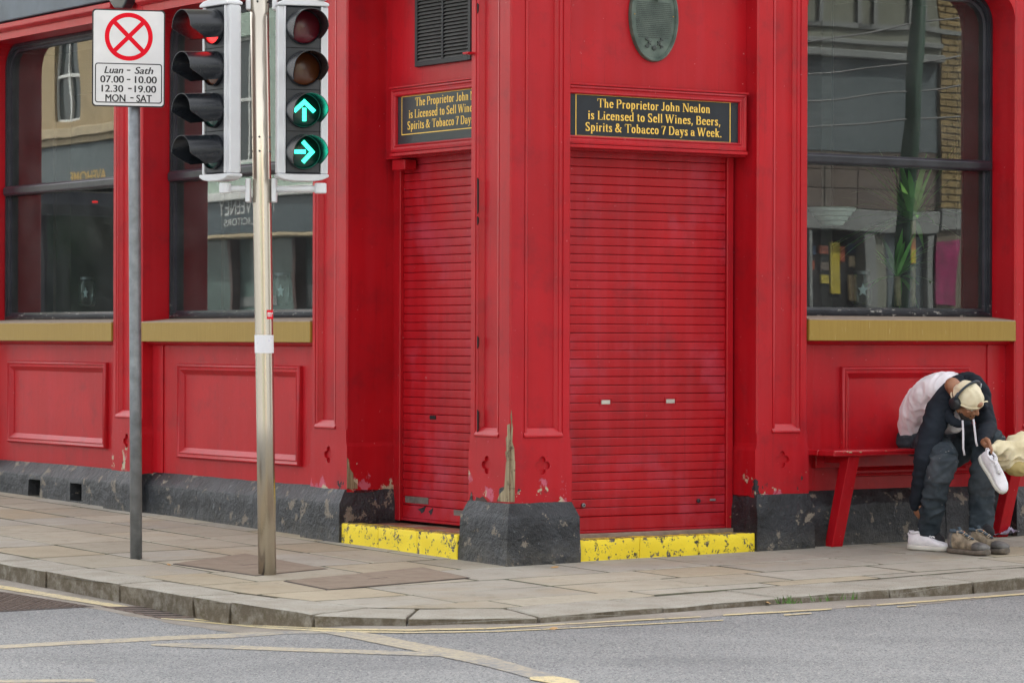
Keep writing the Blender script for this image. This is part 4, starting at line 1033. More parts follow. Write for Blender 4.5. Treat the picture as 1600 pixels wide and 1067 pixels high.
# ================================================================ traffic lights
bt = G(418, 897.5); YT = bt.y; ttop = AT(400.5, -330, YT)
tl = empty('traffic_light_pole', bt, label='polished stainless steel traffic light pole with a white sticker', cat='traffic light pole')
pm = FPX/YT
prof = []
N_ = 64
def pole_loop(p, r): return [p+Vector((math.cos(2*math.pi*k/N_), math.sin(2*math.pi*k/N_), 0))*(r*(1+.006*math.cos(2*math.pi*k/N_*9))) for k in range(N_)]
MB().rings([pole_loop(bt-Vector((0, 0, .1)), .0515), pole_loop(bt.lerp(ttop, .2), .0515), pole_loop(bt.lerp(ttop, .5), .0525), pole_loop(ttop, .054)], caps=True).build('pole', STAINL, tl, smooth=True)
MB().rings([pole_loop(ttop, .056), pole_loop(ttop+Vector((0, 0, .02)), .05)], caps=True).build('pole_cap', HEADBLK, tl)
def on_pole(py, az, r=.053):
    t = (AT(405+13*py/897, py, YT).z-bt.z)/(ttop.z-bt.z); c = bt.lerp(ttop, t); return c+Vector((math.sin(az), -math.cos(az), 0))*r
def sticker(name, py0, py1, a0, a1, m, parent, r=.0545, n=14):
    A = [on_pole(py0, a, r) for a in lin(a0, a1, n)]; B = [on_pole(py1, a, r) for a in lin(a0, a1, n)]
    C = [on_pole(py0, a, r-.0012) for a in lin(a0, a1, n)]; D = [on_pole(py1, a, r-.0012) for a in lin(a0, a1, n)]
    return MB().rings([C, A, B, D], closed=False).build(name, m, parent)
STK = NM('white_sticker_with_scribble', .5); STK.color(STK.mix(STK.step(STK.noise(38, 4, .6, STK.pos((1, 1, .6))), .66, .69), (.72, .72, .75), (.22, .12, .45)))
sticker('white_sticker', 523.5, 551.5, -1.52, 1.50, STK.m, tl)
sticker('red_sticker', 484.5, 498.5, .42, 1.40, REDINK, tl)
mb = MB()
v, f, (x0, x1, y0, y1) = sans_mesh('me', 0, .03)
mb.add([on_pole(495.3-7.2*(p.y-y0)/(y1-y0), .48+.82*(p.x-x0)/(x1-x0), .0556) for p in v], f); mb.build('sticker_lettering', SIGNW, tl)
for py in (4, 215, 237):
    for az in (-.12, 1.25, -1.35):
        c = on_pole(py, az, .052); d = Vector((math.sin(az), -math.cos(az), 0))
        MB().tube([c, c+d*.004], .006, n=10).build('bolt', INK, tl)
LENS = {}
def lens_mat(name, c, e=0.0):
    m = NM(name, .25); v = m.n('TexWave'); v.inputs['Scale'].default_value = 60; m.put(v.inputs['Vector'], m.pos((0, 0, 1)))
    m.color(m.mix(v.outputs['Fac'], tuple(x*.7 for x in c), c)); m.bump(v.outputs['Fac'], .3, .002)
    if e: m.put(m.b.inputs['Emission Color'], c); m.b.inputs['Emission Strength'].default_value = e
    return m.m
LRED, LAMB, LGRN = lens_mat('red_lens', (.16, .008, .02)), lens_mat('amber_lens', (.13, .035, .008)), lens_mat('green_lens', (.003, .06, .045))
LREDON = NM('lit_red_lens', .3); LREDON.color((.5, .01, .01)); LREDON.put(LREDON.b.inputs['Emission Color'], (1, .02, .02)); LREDON.b.inputs['Emission Strength'].default_value = .8; LREDON = LREDON.m
ARROW = NM('lit_green_arrow', .4); ARROW.color((.02, .6, .35)); w_ = ARROW.n('TexWave'); w_.bands_direction = 'Z'; w_.inputs['Scale'].default_value = 42; ARROW.put(w_.inputs['Vector'], ARROW.pos())
ARROW.put(ARROW.b.inputs['Emission Color'], ARROW.mix(w_.outputs['Fac'], (.0, .55, .32), (.05, 1, .66))); ARROW.b.inputs['Emission Strength'].default_value = 1.6; ARROW = ARROW.m
def signal_head(cpx, yc, fx, fy, label, lenses, arrows, Ych):
    N = Vector((fx, fy, 0)).normalized(); Uu = Vector((-N.y, N.x, 0)); Z = Vector((0, 0, 1))
    if Uu.x < 0: Uu = -Uu
    c0 = AT(cpx, yc[0], Ych); ctr = [Vector((c0.x+(AT(405+13*y/897, y, YT).x-AT(405, 0, YT).x)*0, c0.y, AT(cpx, y, Ych).z)) for y in yc]
    zt = AT(cpx, 10, Ych).z; zb_ = AT(cpx, 272, Ych).z
    e = empty('traffic_light', Vector((c0.x, c0.y, zb_)), label=label, cat='traffic light', group='four lamp traffic lights on the steel pole')
    F = Frame(Vector((c0.x, c0.y, 0)), Uu, N)
    mb = MB().fbox(F, -.101, .101, -.05, .0, zb_+.004, zt-.004); mb.build('front_panel', HEADBLK, e, bevel=.006)
    for sg in (-1, 1):
        a, b = sorted((sg*.104, sg*.146)); MB().fbox(F, a, b, -.075, -.006, zb_, zt).build('side_channel', WHITEP, e, bevel=.006)
        a, b = sorted((sg*.101, sg*.112)); MB().fbox(F, a, b, -.05, .006, zb_+.002, zt-.002).build('edge_strip', WHITEP, e, bevel=.002)
    MB().fbox(F, -.14, .14, -.09, -.052, zb_, zt).build('back_shell', WHITEP, e, bevel=.01)
    for top in (1, 0):
        pr = [(-.148, 0), (.148, 0), (.148, .016), (.11, .032), (.05, .040), (-.05, .040), (-.11, .032), (-.148, .016)]
        z0 = zt+.001 if top else zb_-.001; sg = 1 if top else -1
        v = [F.W(u, o, z0+sg*w) for o in (-.092, .012) for u, w in pr]
        MB().add(v, [tuple(range(8)), tuple(range(8, 16))]+[(i, (i+1) % 8, 8+(i+1) % 8, 8+i) for i in range(8)]).build('end_cap', WHITEP, e, bevel=.006, seg=2)
    for k, c in enumerate(ctr[:-1]):
        zm = (c.z+ctr[k+1].z)/2; MB().fbox(F, -.101, .101, .0, .0015, zm-.002, zm+.002).build('panel_joint', DARK, e)
    for k, c in enumerate(ctr):
        R = .100
        def ring(r, o, a0=0, a1=360, n=40, cz=0): return [F.W(r*math.cos(R_(a0+(a1-a0)*i/n)), o, c.z+cz+r*math.sin(R_(a0+(a1-a0)*i/n))) for i in range(n if a1-a0 == 360 else n+1)]
        MB().rings([ring(R, .0), ring(R, .022), ring(R-.004, .026), ring(R-.008, .022), ring(R-.008, .0)]).build('bezel', HOODM, e, smooth=False, angle=40)
        # hood: full at the top, cut away underneath
        a0, a1, n = -38, 218, 34; LL_ = []
        def hl(a): 
            s = math.sin(R_(a)); return .215 if s > -.05 else .215-.12*(-s-.05)/.6
        for r, fo in ((R-.001, 0), (R-.001, 1), (R-.005, 1), (R-.005, 0)):
            LL_.append([F.W(r*math.cos(R_(a)), .012+hl(a)*fo, c.z+r*math.sin(R_(a))-(.012 if fo else 0)) for a in lin(a0, a1, n)])
        hd = MB().rings(LL_, closed=False); hd.rings([[l[0] for l in LL_], [l[0]+Vector((0, 0, -.0005)) for l in LL_]])
        hd.build('hood', HOODM, e, angle=40)
        ln = MB().rings([ring(R-.009, .010), ring(R*.7, .020), ring(R*.35, .026), ring(.002, .028)], caps=False); lo = ln.build('lens', lenses[k], e, smooth=True)
        if arrows[k]:
            L_ = lambda *ps: [F.W(u, .030, c.z+v) for u, v in ps]
            L2 = lambda *ps: [F.W(u, .034, c.z+v) for u, v in ps]
            if arrows[k] == 'up': shp = [[(-.0085-.002, -.062), (.0105, -.062), (.0105, .012), (-.0105, .012)], [(0, .062), (.066, .0), (.051, -.016), (0, .032)], [(0, .062), (0, .032), (-.051, -.016), (-.066, .0)]]
            else: shp = [[(-.062, -.0105), (-.062, .0105), (.008, .0105), (.008, -.0105)], [(.062, 0), (.0, .066), (-.016, .051), (.032, 0)], [(.062, 0), (.032, 0), (-.016, -.051), (.0, -.066)]]
            mb = MB()
            for sh_ in shp: mb.rings([L_(*sh_), L2(*sh_)], caps=True)
            mb.build('arrow', ARROW, lo)
    return e, F
yc = [43, 108, 173, 238]
hR, FRh = signal_head(474, yc, .27, -.96, 'traffic light facing the camera, its two lower lamps showing lit green arrows', [LRED, LAMB, LGRN, LGRN], [None, None, 'up', 'right'], YT-.10)
hL, FLh = signal_head(336, yc, -.78, -.62, 'traffic light turned to the left with a lit red lamp under its top hood', [LREDON, LAMB, LGRN, LGRN], [None]*4, YT-.05)
# brackets
for py, low in ((298, 1), (-8, 0)):
    br = empty('bracket', on_pole(py, 0)); br.parent = tl; br.location = on_pole(py, 0)-wpos(tl)
    for x0, x1, xe in ((388, 352, 349), (429, 501, 499)):
        z = AT(400, 296 if low else -4, YT).z; X0, X1 = AT(x0, 296, YT).x, AT(x1, 296, YT-.06).x
        MB().tube([Vector((X0, YT-.02, z)), Vector((X1, YT-.07, z))], .019, n=14).build('arm', WHITEP, br, smooth=True)
        MB().tube([Vector((X1, YT-.07, z-.026)), Vector((X1, YT-.07, z+.032))], .034, n=16).build('arm_end', WHITEP, br, bevel=.004)
        MB().fbox(Frame((X0, YT, 0), (1, 0, 0), (0, -1, 0)), -.014, .014, -.03, .045, z-.075, z+.06).build('clamp', WHITEP, br, bevel=.005)
# ================================================================ across the streets (seen in the panes and in the steel)
DL, DR = 10.0, 12.0
OL = Frame(CORNER+FL.n*DL, FL.d, -FL.n); OR = Frame(CORNER+FR.n*DR, FR.d, -FR.n)
def refl(F, OF, px, py, D, o=-.27):
    """where the reflection of the far side of the street seen at this place of the pane comes from"""
    r = ray(px, py); a = (CO-F.o-F.n*o).dot(F.n); h = CO+r*(-a/r.dot(F.n)); q = r-F.n*(2*r.dot(F.n))
    t = (D-(h-F.o).dot(F.n))/q.dot(F.n); p = h+q*t; return ((p-F.o).dot(F.d), p.z)
TAN = plain('tan_render', (.31, .23, .125), .8, scale=1.5, var=.12); TANL = plain('tan_moulding', (.38, .30, .19), .8)
GREYB = plain('blue_grey_render', (.085, .105, .112), .8, scale=.8, var=.15); GREYG = plain('grey_green_render', (.16, .165, .13), .85, scale=1, var=.15)
SHOPG = plain('dark_blue_green_shopfront', (.045, .065, .075), .4, var=.2); PALEG = plain('pale_green_render', (.34, .42, .36), .8)
WHT = plain('white_window_paint', (.6, .6, .58), .5); PGL = plain('dark_window_glass', (.02, .03, .032), .08, bump=0)
BRK = plain('yellow_stock_brick', (.22, .155, .065), .85, scale=12, var=.3); BRKJ = plain('brick_mortar', (.14, .12, .09), .95)
TILEB = plain('brown_tile', (.095, .07, .055), .5, scale=3); LGREY = plain('light_grey_stone', (.17, .178, .172), .7)
MAG = plain('magenta_poster', (.22, .008, .075), .5, scale=9, var=.5); YELP = plain('yellow_poster', (.36, .28, .015), .5); ORP = plain('orange_red_poster', (.30, .06, .02), .5)
BLUEP = plain('dark_blue_notice', (.02, .045, .10), .5)
def bpart(name, F, a, s0, s1, o0, o1, z0, z1, m, bev=.01): return fbox(name, F, min(s0, s1), max(s0, s1), o0, o1, z0, z1, m, a, bevel=bev)
def sash(F, par, s0, s1, z0, z1, cols=2):
    w = empty('window', F.W((s0+s1)/2, 0, z0)); w.parent = par; w.location = F.W((s0+s1)/2, 0, z0)-wpos(par)
    bpart('window_glass', F, w, s0, s1, -.12, -.10, z0, z1, PGL, 0); t = .045
    for a, b, c, d in ((s0, s0+t, z0, z1), (s1-t, s1, z0, z1), (s0+t, s1-t, z0, z0+t), (s0+t, s1-t, z1-t, z1), (s0+t, s1-t, (z0+z1)/2-t/2, (z0+z1)/2+t/2)):
        bpart('sash_bar', F, w, a, b, -.10, -.06, c, d, WHT, .004)
    for k in range(1, cols): x = s0+(s1-s0)*k/cols; bpart('glazing_bar', F, w, x-.015, x+.015, -.10, -.065, z0+t, z1-t, WHT, 0)
def wall_with_windows(F, par, s0, s1, z0, z1, th, m, wins):
    """vertical strips round the openings"""
    xs = sorted(set([s0, s1]+[w[0] for w in wins]+[w[1] for w in wins]))
    for a, b in zip(xs, xs[1:]):
        ws = sorted([w for w in wins if w[0] <= a+1e-6 and w[1] >= b-1e-6], key=lambda w: w[2]); z = z0
        for w in ws: bpart('wall', F, par, a, b, -th, 0, z, w[2], m, 0); z = w[3]
        bpart('wall', F, par, a, b, -th, 0, z, z1, m, 0)
def zt_px(F, OF, px, py, D): return refl(F, OF, px, py, D)[1]
# --- tan house (left-hand pane)
def S1(x, y=150): return refl(FL, OL, x, y, DL)[0]
def Z1(x, y): return refl(FL, OL, x, y, DL)[1]
a, b = sorted((S1(84), S1(122))); zw0, zw1 = Z1(100, 190), Z1(100, 48)
sA0 = S1(178); sA1 = S1(10)+6
h = empty('tan_house', OL.W((sA0+sA1)/2, 0, 0), label='tan rendered house with white sash windows mirrored in the left pub window', cat='building')
sA0, sA1 = sorted((sA0-.9, sA1)); step_ = (b-a)+1.5
wins = [(a+k*step_, b+k*step_, zw0, zw1) for k in range(-1, 4) if a+k*step_ > sA0+.1 and b+k*step_ < sA1-.1]
zc = Z1(120, 214)
wall_with_windows(OL, h, sA0, sA1, zc, 9.0, .5, TAN, wins)
for w in wins: sash(OL, h, *w)
bpart('cornice', OL, h, sA0, sA1, -.3, .16, zc-.02, zc+.13, TANL); bpart('cornice', OL, h, sA0, sA1, -.3, .10, zc-.12, zc-.022, TANL)
zf = Z1(120, 292); bpart('fascia', OL, h, sA0, sA1, -.4, .05, zf, zc-.125, GREYB)
MIR = lambda u, v, o: OL.W(u, o, v)
u0, u1 = S1(174, 275), S1(112, 275); mb = MB(); put_sans(mb, 'AVEHOME', lambda u, v, o: OL.W(u, o, v), max(u0, u1) if False else S1(174, 275), S1(112, 275), Z1(140, 286), Z1(140, 268), .056, 0, .02)
mb.build('lettering', plain('old_gold_letters', (.5, .32, .09), .5), h)
bpart('shopfront', OL, h, sA0, sA1, -.6, -.45, -.1, zf, PGL, 0)
for k in range(6): x = sA0+(sA1-sA0)*k/5; bpart('shop_pilaster', OL, h, x-.12, x+.12, -.45, .04, -.1, zf, SHOPG)
bpart('shop_riser', OL, h, sA0, sA1, -.45, -.02, -.1, .6, SHOPG)
# --- solicitors' shop (second pane)
def S2(x, y=340): return refl(FL, OL, x, y, DL)[0]
sB1 = sA0-.02; sB0 = S2(500)-6
h = empty('green_shop_building', OL.W((sB0+sB1)/2, 0, 0), label='pale green building with a dark solicitors shopfront mirrored in the second pub window', cat='building')
zt2, zb2 = Z1(400, 312), Z1(400, 366)
a, b = sorted((S2(368, 100), S2(398, 100))); wz0, wz1 = Z1(380, 255), Z1(380, 58)
wins = [(a+k*2.1-.3, b+k*2.1+.3, wz0, wz1) for k in range(-4, 3) if a+k*2.1-.3 > sB0+.1 and b+k*2.1+.3 < sB1-.1]
wall_with_windows(OL, h, sB0, sB1, zt2+.12, 8.5, .5, PALEG, wins)
for w in wins: sash(OL, h, *w)
bpart('fascia', OL, h, sB0, sB1, -.4, .08, zb2, zt2, SHOPG); bpart('fascia_cap', OL, h, sB0, sB1, -.4, .16, zt2, zt2+.12, WHT); bpart('fascia_foot', OL, h, sB0, sB1, -.4, .11, zb2-.05, zb2, TANL)
mb = MB(); put_sans(mb, 'McSWEENEY', lambda u, v, o: OL.W(u, o, v), S2(436, 325), S2(353, 325), Z1(390, 336), Z1(390, 311), .085, 0, .0)
put_sans(mb, 'SOLICITORS', lambda u, v, o: OL.W(u, o, v), S2(422, 347), S2(362, 347), Z1(390, 353), Z1(390, 342), .085, 0, .0)
mb.build('lettering', WHT, h)
bpart('shop_glass', OL, h, sB0, sB1, -.3, -.26, .7, zb2-.05, plain('greenish_shop_glass', (.09, .13, .12), .12, scale=.7, var=.4), 0)
bpart('shop_riser', OL, h, sB0, sB1, -.3, -.02, -.1, .7, SHOPG)
for x in (450, 350, 560): s = S2(x, 420); bpart('mullion', OL, h, s-.05, s+.05, -.26, -.1, .7, zb2-.05, BROWN)
for x0, x1, y0, y1, m in ((377, 398, 430, 452, BLUEP), (462, 486, 412, 436, BLUEP), (455, 500, 445, 476, LGREY), (345, 410, 462, 478, LGREY)):
    bpart('window_notice', OL, h, S2(x0, y0), S2(x1, y0), -.255, -.25, Z1(400, y1), Z1(400, y0), m, 0)
# --- right-hand street
def S3(x, y=200): return refl(FR, OR, x, y, DR)[0]
def Z3(x, y): return refl(FR, OR, x, y, DR)[1]
s0, s1 = sorted((S3(1262), S3(1466))); sT0, sT1 = sorted((S3(1467), S3(1500)))
g = empty('grey_terrace_building', OR.W((s0+s1)/2, 0, 0), label='grey rendered building with moulded panels mirrored in the right pub window', cat='building')
# which end is which depends on the street: build outwards from the tower
lo, hi = (s0-6, s1) if sT0 >= s1-.3 else (s0, s1+6)
bpart('upper_wall', OR, g, lo, hi, -.6, 0, Z3(1350, 92), 8.2, GREYG, 0)
for k in range(10):
    x = lo+(hi-lo)*k/10+.3; mb = MB(); zz0, zz1 = Z3(1350, 45), Z3(1350, -60)
    L = [[OR.W(u, o, z) for u, z in rect(x+q, x+1.1-q, zz0+q, zz1-q)] for q, o in ((0, .001), (0, .04), (.06, .04), (.06, .001))]
    MB().rings(L).build('panel_moulding', LGREY, g)
bpart('string_course', OR, g, lo, hi, -.1, .10, Z3(1350, 92), Z3(1350, 80), LGREY); bpart('string_course', OR, g, lo, hi, -.1, .06, Z3(1350, 70), Z3(1350, 62), LGREY)
bpart('lower_wall', OR, g, lo, hi, -.6, -.05, Z3(1350, 236), Z3(1350, 92), GREYB, 0)
zz0, zz1 = Z3(1350, 326), Z3(1350, 236)
nn_ = 14
for k in range(nn_):
    for j in range(3): bpart('wall_tile', OR, g, lo+(hi-lo)*k/nn_+.005, lo+(hi-lo)*(k+1)/nn_-.005, -.2, -.06, zz0+(zz1-zz0)*j/3+.004, zz0+(zz1-zz0)*(j+1)/3-.004, TILEB, .004)
bpart('stone_band', OR, g, lo, hi, -.4, .02, Z3(1350, 360), Z3(1350, 327), LGREY); bpart('backing', OR, g, lo, hi, -.5, -.2, -.1, zz1, DARK, 0)
zd = Z3(1350, 361)
for x0, x1, m in ((1262, 1268, LGREY), (1354, 1372, LGREY), (1372, 1392, GREYG), (1392, 1450, GREYB), (1450, 1461, LGREY)):
    bpart('door_surround', OR, g, S3(x0, 400), S3(x1, 400), -.2, 0 if m is LGREY else -.08, -.1, zd, m)
for x0, x1, y0, y1, m in ((1408, 1435, 367, 384, ORP), (1408, 1435, 384, 407, YELP)):
    bpart('notice', OR, g, S3(x0, y0), S3(x1, y0), -.078, -.06, Z3(1400, y1), Z3(1400, y0), m, 0)
rq = random.Random(9)
for x0, x1, y0, y1, m in ((1309, 1325, 378, 460, YELP), (1270, 1287, 385, 400, BLUEP), (1292, 1306, 385, 398, ORP), (1326, 1334, 385, 410, ORP), (1270, 1285, 410, 424, ORP), (1294, 1306, 412, 424, TILEB), (1340, 1352, 378, 395, BLUEP), (1342, 1352, 400, 418, TANL), (1294, 1306, 432, 445, YELP), (1340, 1354, 430, 470, TAN)):
    bpart('shop_display', OR, g, S3(x0, y0), S3(x1, y0), -.2, -.17, Z3(1300, y1), Z3(1300, y0), m, 0)
tw = empty('brick_gable_building', OR.W((sT0+sT1)/2, 0, 0), label='yellow brick wall end mirrored at the right edge of the right pub window', cat='building')
t0, t1 = (hi+.01, hi+5) if sT0 >= s1-.3 else (lo-5, lo-.01)
bpart('wall', OR, tw, t0, t1, -.6, -.02, -.1, 8.6, BRKJ, 0)
brm = None; row = 0; z = Z3(1480, 326)
cnt = 0
while z < 6.2 and cnt < 295:
    for k in range(8):
        L_ = .23; s = (t0+k*L_+(row % 2)*L_/2) if sT0 >= s1-.3 else (t1-(k+1)*L_-(row % 2)*L_/2)
        if row % 2 and k == 0:
            sh_ = t0 if sT0 >= s1-.3 else t1-L_/2
            MB().fbox(OR, sh_+.006, sh_+L_/2-.006, -.02, .004, z+.006, z+.070).build('brick', BRK, tw, bevel=.002)
        o = OR.W(s, 0, z)
        if brm is None: ob = MB().fbox(OR, s+.006, s+L_-.006, -.02, .004, z+.006, z+.076-.006).build('brick', BRK, tw, bevel=.002, origin=o); brm = ob.data
        else: link('brick', brm, None, tw, o)
        cnt += 1
    z += .081; row += 1
bpart('stone_band', OR, tw, t0, t1, -.02, .03, Z3(1480, 360), Z3(1480, 327), LGREY)
bpart('magenta_window', OR, tw, S3(1463, 420), S3(1497, 420), -.0, .03, Z3(1480, 476), Z3(1480, 376), MAG, 0)
# street pole and wires of the right-hand street
OM = Frame(CORNER+FR.n*7.0, FR.d, -FR.n)
def M3(px, py): s, z = refl(FR, OM, px, py, 7.0); return OM.W(s, 0, z)
pa, pb = M3(1437, 0), M3(1408, 420)
dd = (pa-pb).normalized(); base = pb-dd*((pb.z-zr(pb.x, pb.y))/dd.z); topp = pb+dd*((7.5-pb.z)/dd.z)
tp_ = empty('street_pole', base, label='dark leaning street pole mirrored in the right pub window', cat='street pole')
MB().tube([base-dd*.1, topp], [.08, .065], n=16).build('pole', plain('dark_green_pole', (.012, .045, .024), .45), tp_, smooth=True)
for wl_, (py, px0, px1, py0, py1) in zip(('uppermost', 'second from the top', 'third from the top', 'lowest'), ((0, 1262, 1540, 66, 20), (0, 1262, 1470, 118, 94), (0, 1262, 1470, 160, 140), (0, 1262, 1470, 198, 186))):
    A, B = M3(px0, py0), M3(px1, py1); d = (B-A); pts = [A+d*t+Vector((0, 0, .02*((t-.5)**2))) for t in lin(-2, 3, 16)]
    w = MB().tube(pts, .010, n=6).build('overhead_cable', INK, None); tag(w, 'thin black overhead cable mirrored across the right pub window, '+wl_, 'cable', 'overhead cables over the right-hand street')
# unseen buildings added behind the photographer, coloured for streaks in the polished pole
BK = Frame((0, -9, 0), (1, 0, 0), (0, 1, 0))
for k, (x0, x1, hh, c, nm, lab) in enumerate(((-16, -9, 8, (.40, .36, .28), 'cream', 'cream rendered house added across the junction for reflections'), (-9, -4.5, 7.2, (.05, .22, .04), 'green', 'green painted pub added across the junction for reflections'), (-4.5, -.5, 8.4, (.32, .11, .10), 'brick_red', 'red brick house added across the junction for reflections'),
                                             (-.5, 3.6, 7.8, (.30, .29, .28), 'grey', 'grey stone house added across the junction for reflections'), (3.6, 9.5, 8.8, (.62, .54, .34), 'pale_yellow', 'pale yellow house added across the junction for reflections'), (9.5, 16, 8, (.35, .33, .30), 'drab', 'drab stone house added across the junction for reflections'))):
    e = empty(nm+'_house', (BK.W((x0+x1)/2, 0, 0)), label=lab, cat='building'); m = plain(nm+'_wall', c, .8, scale=2)
    n = 3; ww = (x1-x0)/n; wins = [(x0+ww*(i+.28), x0+ww*(i+.72), z0_, z0_+1.5) for i in range(n) for z0_ in (3.9, 6.0) if z0_+1.6 < hh]
    wall_with_windows(BK, e, x0+.01, x1-.01, -.6, hh, .5, m, wins)
    for w in wins: sash(BK, e, *w)
    bpart('shop_window', BK, e, x0+.4, x1-.4, .0, .03, .3, 2.6, PGL); bpart('fascia', BK, e, x0+.2, x1-.2, .0, .12, 2.7, 3.3, SHOPG)

# dark van parked along the left-hand street (mirrored in the left pane)
VF = Frame(CORNER+FL.n*4.6, FL.d, -FL.n)
def M1(px, py, D=4.6): return refl(FL, VF, px, py, D)
vs0 = M1(262, 400, 6.45)[0]; vs1 = vs0+4.3; vtop = M1(110, 303, 5.7)[1]
van = empty('parked_van', VF.W((vs0+vs1)/2, 0, 0), label='dark van in the left-hand street mirrored in the left pub window', cat='van')
VANP = plain('dark_van_paint', (.014, .016, .024), .2)
gz = zr(*VF.W((vs0+vs1)/2, 0, 0).xy)
H = vtop-gz; prof = [(vs0+.02, .32), (vs0, .9), (vs0+.05, 1.05), (vs0+.14, H-.18), (vs0+.30, H-.02), (vs0+.6, H), (vs1-1.5, H), (vs1-1.2, H-.06), (vs1-.75, 1.12), (vs1-.12, .95), (vs1, .80), (vs1, .34)]
L = []
for o, k in ((0, .10), (-.05, .03), (-.2, 0), (-1.7, 0), (-1.85, .03), (-1.9, .10)):
    c = ((vs0+vs1)/2, H/2); L.append([VF.W(c[0]+(s-c[0])*(1-k*.25), o, gz+c[1]+(z-c[1])*(1-k*.5)) for s, z in prof])
MB().rings(L, caps=True).build('body', VANP, van, angle=40)
bpart('rear_window', VF, van, vs0+.05, vs0+.09, -1.6, -.3, gz+1.08, gz+H-.3, PGL)
bpart('high_brake_light', VF, van, vs0+.10, vs0+.13, -1.0, -.9, gz+H-.15, gz+H-.125, LREDON)
bpart('side_window', VF, van, vs0+.3, vs0+1.5, -.035, .004, gz+1.1, gz+H-.25, PGL, .01); bpart('side_window', VF, van, vs0+1.6, vs0+2.7, -.035, .004, gz+1.1, gz+H-.25, PGL, .01)
for s in (vs0+.75, vs1-.8):
    for o in (-.12, -1.78):
        w = MB().tube([VF.W(s, o-.1, gz+.31), VF.W(s, o+.11, gz+.31)], .31, n=24).build('wheel', INK, van, bevel=.02); MB().tube([VF.W(s, o+.105, gz+.31), VF.W(s, o+.125, gz+.31)], .19, n=16).build('rim', STEEL, w)

# ================================================================ inside the windows
def inner(F, px, py, o): s, z = F.P(px, py, o); return F.W(s, o, z)
LEAF = NM('yucca_leaf', .45); LEAF.color(LEAF.mix(LEAF.noise(5, 3), (.16, .50, .08), (.38, .75, .22))); LEAF = LEAF.m
BARK = plain('fibrous_trunk', (.42, .32, .19), .8, scale=25, var=.4)
yu = empty('yucca_plant', inner(FR, 1412, 478, -.6), label='leafy yucca with two pale fibrous trunks standing inside the right-hand window', cat='plant')
ry = random.Random(21)
def yucca(trunk_px, y_top, r, n, lmin, lmax, o):
    b = inner(FR, trunk_px, 479, o); t = inner(FR, trunk_px+ry.uniform(-2, 2), y_top, o)
    nn = 14; pts = [b.lerp(t, i/nn) for i in range(nn+1)]; MB().tube(pts, [r*(1+.10*(i % 2)) for i in range(nn+1)], n=12).build('trunk', BARK, yu, smooth=True)
    for k in range(n):
        az = ry.uniform(0, 6.283); el = ry.uniform(-.1, 1.35); L = ry.uniform(lmin, lmax); d = Vector((math.cos(az)*math.cos(el), math.sin(az)*math.cos(el)*.55, math.sin(el)))
        if (d*L).dot(FR.n) > .12: d = (d-FR.n*(d.dot(FR.n)-.12/L)).normalized()
        if (t+d*L).x > inner(FR, 1500, 400, -.5).x: d.x = -abs(d.x)
        side = d.cross(Vector((0, 0, 1))).normalized(); w = ry.uniform(.017, .030); P = []; Q = []; bend = ry.uniform(.1, .5)
        for i in range(7):
            u = i/6; c = t+d*L*u+Vector((0, 0, -bend*L*u*u)); ww = w*math.sin(math.pi*min(1, (u*.85+.15)))*(1-u*.3)+.001; P.append(c+side*ww); Q.append(c-side*ww)
        lf = mobj('leaf', P+Q, [(i, i+1, 8+i, 7+i) for i in range(6)], LEAF, yu, smooth=True)
yucca(1403, 432, .022, 34, .25, .48, -.44); yucca(1426, 345, .018, 80, .32, .72, -.48)
SH = plain('pale_glass_lampshade', (.55, .60, .55), .3)
c = inner(FR, 1300, 352, -.62); ld = empty('hanging_lamp', c, label='stepped pale glass lamp hanging inside the right-hand window', cat='lamp')
for k, (r, z) in enumerate(((.075, 0), (.10, .03), (.125, .06), (.15, .09))):
    MB().tube([c+Vector((0, 0, z)), c+Vector((0, 0, z+.026))], [r, r+.012], n=24).build('shade_ring', SH, ld, smooth=False)
MB().tube([c+Vector((0, 0, .115)), c+Vector((0, 0, 1.9))], .006, n=8).build('cord', INK, ld)
JGL = glass('jar_glass', (.9, .95, .95), 1.5); GLOW = NM('small_white_lamp', .4); GLOW.color((.8, .85, .9)); GLOW = GLOW.m
for F, px, py, lab in ((FR, 1346, 477, 'glass jar lantern with a white star bulb inside the right-hand window'), (FL, 136, 478, 'glass jar lantern with a white star bulb inside the left-hand window'), (FL, 441, 477, 'glass jar lantern with a white star bulb behind the steel pole')):
    b = inner(F, px, py, -.5); j = empty('jar_lantern', b, label=lab, cat='lantern', group='glass jar lanterns on the inner window sills')
    MB().tube([b+Vector((0, 0, z)) for z in (0, .02, .16, .20, .21)], [.055, .07, .07, .05, .05], n=20).build('jar', JGL, j, smooth=True)
    MB().tube([b+Vector((0, 0, .205)), b+Vector((0, 0, .225))], .053, n=20).build('lid', STEEL, j)
    v = []; N = F.n
    for k in range(10): a = math.pi*k/5; r = .045 if k % 2 == 0 else .02; v.append(b+Vector((0, 0, .10))+F.d*r*math.sin(a)+Vector((0, 0, r*math.cos(a))))
    MB().rings([[p+N*.01 for p in v], [p+N*.016 for p in v]], caps=True).build('star_bulb', GLOW, j)  # lit bulb given by pale colour alone, without emission
